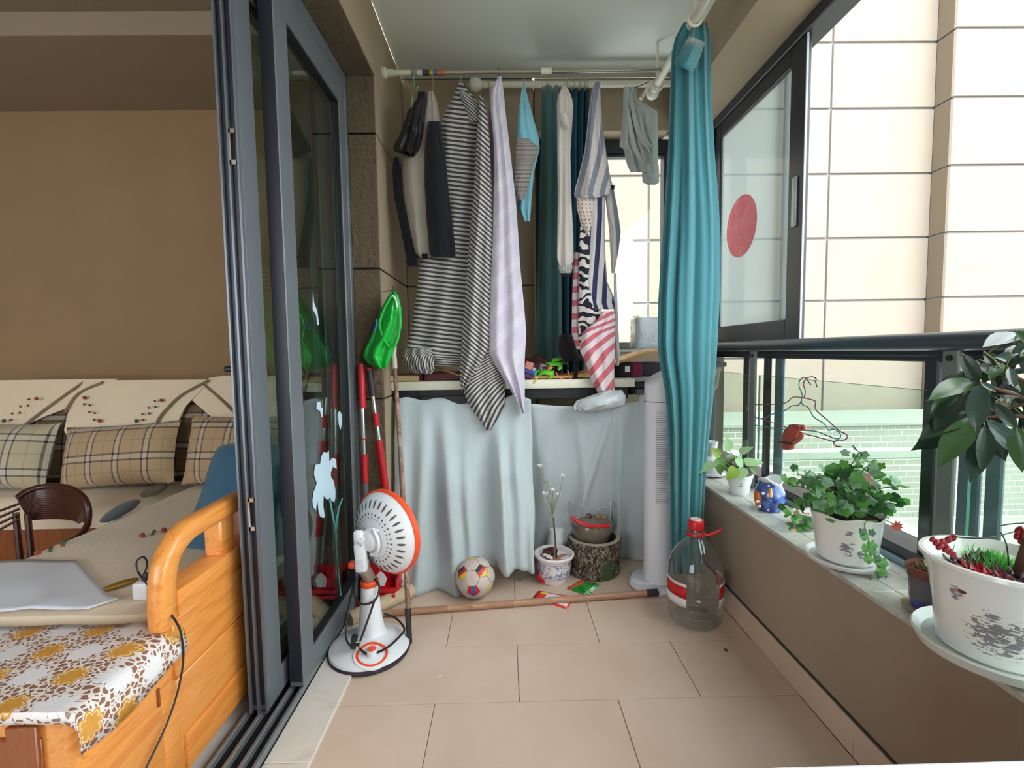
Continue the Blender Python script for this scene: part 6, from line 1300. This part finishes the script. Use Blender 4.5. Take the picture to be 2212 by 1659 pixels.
for (px, py) in ((1712, 1126), (1738, 1122), (1750, 1138)):
    bm = B(); tube(bm, smooth_pts([pz2 + V((0, 0, .05)), pz2.lerp(at(px, py, pz2.y - .035), .5) + V((0, 0, .035)), at(px, py, pz2.y - .035)], 4), .0016, 5); add('stem', bm, M_ist, sp2)
bloom(at(1720, 1106, pz2.y - .05), PETP, 6, .014, sp2); bloom(at(1716, 1146, pz2.y - .05), PETP, 6, .014, sp2)
for px, py in ((1898, 1248), (1914, 1246), (1880, 1250)):
    p = onz(px, py, ZS + .002); bm = B(); rbox(bm, (p.x, p.y, ZS + .003), (.008, .005, .004), Matrix.Rotation(px, 3, 'Z'), .001, 1); add('dry_petal', bm, mat('grey dry petal', (130, 116, 116), .8), None, label={1898: 'dry grey petal on the sill just beyond the geranium saucer', 1914: 'dry grey petal on the sill, the one nearer the window glass', 1880: 'dry grey petal on the sill right beside the trailing vine tip'}[px], cat='petal', group='fallen petals on the sill')
# ---- small brown nursery pot in a blue sleeve
pz3 = onz(1999, 1318, ZS); pz3 = V((pz3.x + .004, pz3.y, ZS)); bp3 = thing('small_succulent_pot', 'small succulent in a brown nursery pot inside a blue sleeve on the sill', 'plant', pz3)
bm = B(); lathe(bm, [(0, .001), (.044, 0), (.050, .006), (.051, .010), (.044, .008), (0, .007)], pz3, 36); add('saucer', bm, mat('amber clear dish', (206, 188, 150), .2), bp3)
bm = B(); lathe(bm, [(0, .008), (.034, .008), (.037, .06), (0, .06)], pz3, 36); add('blue_sleeve', bm, mat('blue violet sleeve', (48, 92, 176), .3, var=.3, vs=8, c2=(90, 60, 90)), bp3)
bm = B(); lathe(bm, [(.037, .03), (.0385, .06), (.041, .085), (.043, .086), (.043, .090), (.039, .09), (.036, .03), (.037, .03)], pz3, 36); add('plastic_band', bm, glassmat('violet film', (200, 180, 205), 1.5, .3, .1), bp3)
bm = B(); lathe(bm, [(0, .05), (.036, .06), (.043, .102), (.046, .104), (.046, .112), (.042, .112), (.040, .098), (0, .094)], pz3, 36); add('nursery_pot', bm, mat('terracotta brown plastic', (120, 58, 50), .45), bp3)
M_grav = mat('pumice grit', (150, 130, 92), .9, var=.4, vs=60)
bm = B()
for i in range(70):
    a, r = rng.uniform(0, 2 * PI), .036 * math.sqrt(rng.random()); bmesh.ops.create_icosphere(bm, subdivisions=1, radius=rng.uniform(.0025, .0055), matrix=Matrix.Translation(pz3 + V((r * math.cos(a), r * math.sin(a), .1 + rng.uniform(0, .006)))))
add('grit', bm, M_grav, bp3, kind='stuff')
SUC = leaf_mesh('succulent_leaf', OVAL, leafmat('dull succulent', (134, 136, 92), (104, 110, 72), .5, .1), .1, -.1)
for i in range(22):
    a, r = rng.uniform(0, 2 * PI), rng.uniform(.004, .03); inst('leaf', SUC, bp3, pz3 + V((.008 + r * math.cos(a), r * math.sin(a), .103)), orient(V((math.cos(a), math.sin(a), 1.0))), rng.uniform(.018, .028))
# ---- large pot with the broad-leaved plant
pc2 = V((1.033, .948, ZS)); bgp = thing('broad_leaf_plant', 'large plant with drooping dark leaves in a white pot with ink landscape near the camera', 'plant', pc2)
va2 = math.atan2(-pc2.y, -pc2.x)
bm = B(); lathe(bm, [(0, .016), (.092, .016), (.098, .022), (.104, .10), (.115, .17), (.126, .198), (.131, .204), (.130, .211), (.122, .212), (.110, .19), (0, .175)], pc2, 64)
add('pot', bm, inkpot('white pot with ink landscape', (52, 48, 66), ((va2 + .05, .085, .62, .055), (va2 - .55, .15, .14, .018), (va2 + .9, .09, .3, .04))), bgp)
bm = B(); lathe(bm, [(0, .002), (.10, 0), (.130, .01), (.139, .03), (.136, .034), (.12, .016), (0, .014)], pc2, 64); add('saucer', bm, mat('pale grey green glaze', (222, 230, 228), .25, var=.02), bgp)
bm = B()
def rimpt(da, z, r): return pc2 + V((r * math.cos(va2 + da), r * math.sin(va2 + da), z))
for da, z, s, m_ in ((-.52, .165, .008, 'ochre motif'), (-.47, .160, .009, 'brown motif'), (-.56, .156, .006, 'rose motif'), (-.44, .172, .005, 'green motif')):
    bm = B(); c = rimpt(da, z, .1125); bmesh.ops.create_uvsphere(bm, u_segments=12, v_segments=6, radius=1, matrix=Matrix.Translation(c) @ Matrix.Rotation(va2 + da, 4, 'Z') @ Matrix.Diagonal((.0012, s, s * .8, 1))); add('painted_motif', bm, mat(m_, {'ochre motif': (190, 132, 60), 'brown motif': (96, 62, 34), 'rose motif': (190, 150, 150), 'green motif': (70, 96, 60)}[m_], .3), bgp)
bm = B(); lathe(bm, [(0, .182), (.06, .184), (.112, .18)], pc2, 32); add('soil', bm, MC['dark potting soil'], bgp)
MOS = leafmat('moss green', (110, 190, 90), (70, 150, 60), .7); RED = leafmat('red succulent', (190, 30, 50), (120, 14, 34), .25, .1); DKR = leafmat('plum succulent', (92, 56, 70), (60, 36, 50), .35, .05)
MS, RS, PS = leaf_mesh('moss_blade', [(0, .05), (.5, .06), (1, 0)], MOS), leaf_mesh('red_succulent_leaf', [(0, .08), (.3, .2), (.7, .2), (1, 0)], RED, -.5, -.1), leaf_mesh('plum_succulent_leaf', [(0, .08), (.3, .24), (.7, .22), (1, 0)], DKR, -.5, -.1)
def inpot(px, py): p = onz(px, py, ZS + .186); return p
bm = B()
for i in range(220):
    c = inpot(*((2145, 1208), (2130, 1224), (2185, 1232), (2165, 1214), (2110, 1202))[i % 5]); p = c + V((rng.gauss(0, .016), rng.gauss(0, .012), 0))
    if (p - pc2).xy.length > .102: continue
    d = orient(V((rng.uniform(-.6, .6), rng.uniform(-.6, .6), 1)))
    tip = p + d @ V((0, .022, 0)); s_ = d @ V((.0018, 0, 0)); f = [bm.verts.new(q) for q in (p - s_, p + s_, tip)]; bm.faces.new(f)
add('moss', bm, MOS, bgp, False, kind='stuff')
for i, (px, py, n, me, s) in enumerate(((2060, 1215, 7, PS, .022), (2085, 1222, 7, PS, .022), (2105, 1212, 7, PS, .022), (2118, 1200, 6, PS, .02), (2098, 1234, 8, RS, .026), (2122, 1244, 9, RS, .026), (2150, 1256, 9, RS, .026), (2172, 1262, 7, PS, .026), (2190, 1272, 7, PS, .026), (2075, 1232, 6, PS, .02), (2160, 1240, 5, PS, .022), (2200, 1250, 6, PS, .024))):
    c = inpot(px, py)
    for q in range(n): a = 2 * PI * q / n + i; inst('succulent_leaf', me, bgp, c + V((.004 * math.cos(a), .004 * math.sin(a), .0)), orient(V((math.cos(a), math.sin(a), .55 + .5 * (q % 2)))), s)
M_tr = mat('brown trunk bark', (110, 74, 56), .85, var=.3, vs=40, bump=.6)
tr = [inpot(2204, 1240), inpot(2204, 1240) + V((.022, -.005, .10)), pc2 + V((.07, -.04, .32)), pc2 + V((.075, -.05, .46)), pc2 + V((.06, -.06, .60))]
bm = B(); tube(bm, smooth_pts(tr, 5), [.013 - .0004 * i for i in range(21)], 10); add('trunk', bm, M_tr, bgp)
LB1 = leaf_mesh('broad_leaf', OVAL, leafmat('dark glossy leaf', (34, 56, 40), (24, 42, 32), .28, .06), .25, .28); LB2 = leaf_mesh('mid_broad_leaf', OVAL, leafmat('mid green leaf', (66, 98, 54), (44, 72, 42), .28, .12), .25, .28); LB3 = leaf_mesh('slate_leaf', OVAL, leafmat('slate highlight leaf', (70, 92, 84), (48, 70, 62), .2, .1), .2, .2)  # slate tone puts the blue highlights of some leaves into the colour
c7 = lambda q: (1880 + q[0] * .2652, 680 + q[1] * .2652)
LV = [((870, 540), (555, 590), LB2, 0), ((890, 560), (600, 740), LB1, .02), ((905, 560), (850, 900), LB3, -.03), ((850, 800), (475, 900), LB1, .01), ((850, 830), (590, 1150), LB2, -.02), ((830, 850), (470, 1040), LB1, .02), ((900, 900), (890, 1330), LB1, -.02), ((930, 900), (965, 1240), LB1, -.03), ((940, 870), (1110, 1180), LB1, 0), ((950, 860), (1260, 1130), LB3, -.02), ((900, 550), (1020, 610), LB3, -.04), ((980, 640), (1260, 640), LB1, .0), ((980, 740), (1270, 790), LB1, .02), ((1100, 520), (950, 395), LB1, .02), ((1090, 430), (1270, 330), LB1, .01), ((1150, 320), (1280, 220), LB3, -.02), ((1230, 160), (980, 190), LB3, 0), ((1180, 130), (1290, 210), LB2, -.03), ((1080, 560), (1250, 720), LB1, .03), ((1100, 480), (1280, 440), LB1, .0), ((1000, 720), (1220, 920), LB1, -.02), ((1180, 900), (1250, 1250), LB2, -.03), ((860, 660), (620, 800), LB1, .04), ((960, 780), (740, 960), LB2, .04), ((1000, 520), (840, 470), LB1, .05), ((1060, 620), (900, 760), LB1, .05), ((1150, 700), (1010, 860), LB1, .05), ((1200, 560), (1080, 720), LB1, .04), ((1220, 380), (1090, 330), LB3, .03), ((1240, 260), (1130, 300), LB1, .04), ((1130, 430), (1180, 560), LB3, -.03), ((930, 640), (1010, 760), LB1, -.01)]
for i in range(34):
    x_, y_ = rng.uniform(700, 1260), rng.uniform(250, 900); LV.append(((x_, y_), (x_ + rng.uniform(-220, 160), y_ + rng.uniform(60, 260)), (LB1, LB1, LB3, LB2)[i % 4], rng.uniform(.0, .07)))
top = tr[3]
hubs = [c7((890, 560)), c7((880, 840)), c7((1090, 480)), c7((1200, 180)), c7((1120, 760))]; HB = [at(x, y_, .93) for x, y_ in hubs]
for h in HB: bm = B(); tube(bm, smooth_pts([tr[2].lerp(tr[4], rng.random()), tr[3].lerp(h, .5) + V((0, 0, .03)), h], 5), [.005 - .0002 * i for i in range(11)], 7); add('branch', bm, M_tr, bgp)
for (a, b, me, dy) in LV:
    A, T = at(*c7(a), .93 + dy), at(*c7(b), .905 + dy); d = T - A
    bm = B(); h = min(HB, key=lambda q: (q - A).length); tube(bm, [h, h.lerp(A, .5) + V((0, 0, .006)), A], .0018, 5); add('leaf_stalk', bm, M_ist, bgp)
    inst('leaf', me, bgp, A, orient(d, V((-.5, -.75, .55)), rng.uniform(-.35, .35)), d.length * 1.08)
for i in range(26):
    a = rng.uniform(-.9, 1.9); A = tr[3] + V((.05 + .07 * math.cos(a), .07 * math.sin(a) - .02, rng.uniform(-.06, .16))); d = V((abs(math.cos(a)) * .6 + .1, math.sin(a), -.6)).normalized()
    if A.x > 1.12: A.x = 1.12
    d.x = min(d.x, .25); inst('leaf', (LB1, LB1, LB2)[i % 3], bgp, A, orient(d, V((0, 0, 1))), rng.uniform(.07, .10))
# thin dark stems with red buds
M_bud = mat('red bud', (160, 26, 42), .35, var=.15); M_twig = mat('dark twig', (52, 54, 58), .6)
bm = B(); tube(bm, smooth_pts([inpot(2205, 1180) + V((0, 0, .04)), at(2140, 1161, .93), at(2085, 1162, .93), at(2058, 1158, .94)], 5), .0016, 5); add('twig', bm, M_twig, bgp)
bm = B(); tube(bm, smooth_pts([at(2180, 1235, .94), at(2175, 1180, .93), at(2162, 1150, .93)], 4), .0013, 5); add('twig', bm, M_twig, bgp)
bm = B(); tube(bm, smooth_pts([at(2160, 1136, .93), at(2190, 1131, .93), at(2230, 1130, .93)], 4), .0013, 5); add('twig', bm, M_twig, bgp)
for px, py, s in ((2014, 1165, .006), (2022, 1172, .007), (2030, 1180, .008), (2040, 1175, .007), (2048, 1166, .008), (2058, 1162, .008), (2044, 1186, .008), (2052, 1192, .007), (2060, 1198, .006), (2034, 1170, .007), (2202, 1146, .009), (2200, 1157, .009), (2208, 1168, .008), (2215, 1150, .008)):
    c = at(px, py, .945); bm = B(); bmesh.ops.create_uvsphere(bm, u_segments=10, v_segments=8, radius=1, matrix=Matrix.Translation(c) @ Matrix.Rotation(.7, 4, 'Y') @ Matrix.Diagonal((s * .75, s * .75, s * 1.15, 1))); add('bud', bm, M_bud, bgp)
bm = B(); tube(bm, smooth_pts([inpot(2080, 1215), at(2066, 1204, .95), at(2040, 1182, .945), at(2014, 1166, .945)], 4), .0016, 5); add('twig', bm, mat('red twig', (150, 36, 44), .5), bgp)
# ---- wire hangers on the glass edge
c6 = lambda q: (1600 + q[0] * .13264, 780 + q[1] * .13264)
def hang(name, label, segs, m, X, group):
    t = thing(name, label, 'hanger', onx(*c6(segs[0][0]), X), group)
    for nm, seg in zip(('wire_body', 'hook', 'hook_end'), segs):
        xo = X if nm != 'hook_end' else BX + .016
        pts = [onx(*c6(q), xo) for q in seg]; bm = B(); tube(bm, smooth_pts(pts, 4), .0021, 6); add(nm, bm, m if not isinstance(m, dict) else m[nm], t)
    return t
M_mar = mat('maroon coated wire', (150, 62, 84), .4, var=.1, c2=(96, 50, 70)); M_tealw = mat('teal coated wire', (64, 132, 150), .4, var=.1)
hang('wire_hanger', 'maroon wire hanger hooked on the glass panel edge with curled shoulder ends', [[(1640, 1390), (1560, 1385), (1525, 1360), (1522, 1325), (1580, 1290), (1690, 1285), (1735, 1240), (1715, 1190), (1600, 1130), (1400, 950), (1225, 795), (1218, 670), (1190, 640), (1030, 600), (845, 590), (715, 685), (330, 710), (150, 700), (98, 735), (98, 785), (140, 835), (145, 880), (250, 915), (600, 1030), (1000, 1170), (1300, 1250), (1530, 1318)], [(1030, 605), (1050, 530), (1048, 465), (1024, 390), (1035, 330), (1080, 280), (1150, 256), (1205, 268), (1240, 300)], [(1205, 305), (1225, 360), (1245, 425)]], M_mar, BX - .012, 'wire hangers on the glass')
hang('wire_hanger', 'teal wire hanger behind the maroon one on the glass panel edge', [[(990, 640), (945, 715), (830, 730), (730, 800), (600, 845), (490, 870), (400, 925), (245, 945), (203, 980), (208, 1020), (245, 1045), (490, 1085), (800, 1125), (1100, 1135), (1250, 1150), (1400, 1210), (1560, 1265), (1610, 1255), (1630, 1205), (1590, 1150), (1500, 1107), (1430, 1130), (1360, 1020), (1190, 910), (1100, 755), (1010, 712), (992, 640)], [(990, 640), (1000, 535), (952, 420), (955, 335), (992, 282), (1045, 268), (1075, 285)], [(1078, 296), (1110, 345), (1145, 385)]], M_tealw, BX - .006, 'wire hangers on the glass')
# ---- small terracotta hand ornament gripping the hanger bars
hc2 = onx(*c6((850, 1180)), BX - .022); ho = thing('hand_ornament', 'small terracotta hand figurine with dark bracelet gripping the wire hangers', 'ornament', hc2)
def P6(x, y_, dx=0.0): return onx(*c6((x, y_)), BX - .022 + dx)
def skin(name, chains, m, par, sub=2):
    vs, es, rs = [], [], []
    for ch in chains:
        last = ch[0] if isinstance(ch[0], int) else None; pts = ch[1:] if last is not None else ch
        for (p, r) in pts:
            vs.append(V(p) - WO[par]); rs.append(r); i = len(vs) - 1
            if last is not None: es.append((last, i))
            last = i
    me = bpy.data.meshes.new(name); me.from_pydata([tuple(v) for v in vs], es, []); o = bpy.data.objects.new(name, me); COL.objects.link(o); o.parent = par; WO[o] = WO[par]
    md = o.modifiers.new('skin', 'SKIN'); md.use_smooth_shade = True
    for i, r in enumerate(rs): me.skin_vertices[0].data[i].radius = (r, r * .9)
    me.skin_vertices[0].data[0].use_root = True
    s = o.modifiers.new('sub', 'SUBSURF'); s.levels = 1; s.render_levels = sub; me.materials.append(m); return o
M_terra = mat('glazed terracotta', (186, 92, 62), .35, var=.2, vs=20, c2=(140, 40, 56))
R_ = []; bm = B()
for y_, a, b, dd in ((1455, 655, 860, .017), (1380, 668, 862, .018), (1310, 690, 866, .019), (1240, 703, 905, .023), (1170, 720, 945, .025), (1115, 745, 958, .023), (1078, 775, 950, .018), (1066, 800, 930, .010)):
    R_.append([P6((a + b) / 2 + (b - a) / 2 * math.cos(t), y_) + V((dd * math.sin(t), 0, 0)) for t in [2 * PI * q / 24 for q in range(24)]])
vs = grid(bm, R_, None, True); bm.faces.new(vs[0]); bm.faces.new(vs[-1]); hnd = add('hand', bm, M_terra, ho); md = hnd.modifiers.new('sub', 'SUBSURF'); md.levels = 1; md.render_levels = 2
for a, b, c, d_ in (((800, 1110, .006), (812, 1062, -.006), (842, 1062, -.026), (872, 1130, -.028)), ((845, 1100, .006), (862, 1052, -.006), (896, 1055, -.027), (918, 1125, -.03)), ((890, 1100, .006), (912, 1055, -.005), (948, 1062, -.026), (965, 1130, -.03)), ((928, 1110, .006), (968, 1066, -.003), (1035, 1070, -.016), (1022, 1135, -.026))):
    skin('finger', [[(P6(*q), .0105 - .0009 * n_) for n_, q in enumerate((a, b, c, d_))]], M_terra, ho)
skin('thumb', [[(P6(860, 1320, -.004), .013), (P6(925, 1290, -.012), .0115), (P6(985, 1235, -.018), .010), (P6(992, 1160, -.024), .008)]], M_terra, ho)
bm = B(); q0 = P6(765, 1310); tube(bm, [P6(772 + 108 * math.cos(a), 1318 + 22 * math.cos(a) - 8 * math.sin(a)) + V((.0215 * math.sin(a), 0, 0)) for a in [2 * PI * i / 24 for i in range(24)]], .0042, 8, closed=True); add('bracelet', bm, mat('dark bracelet', (58, 24, 30), .5), ho)
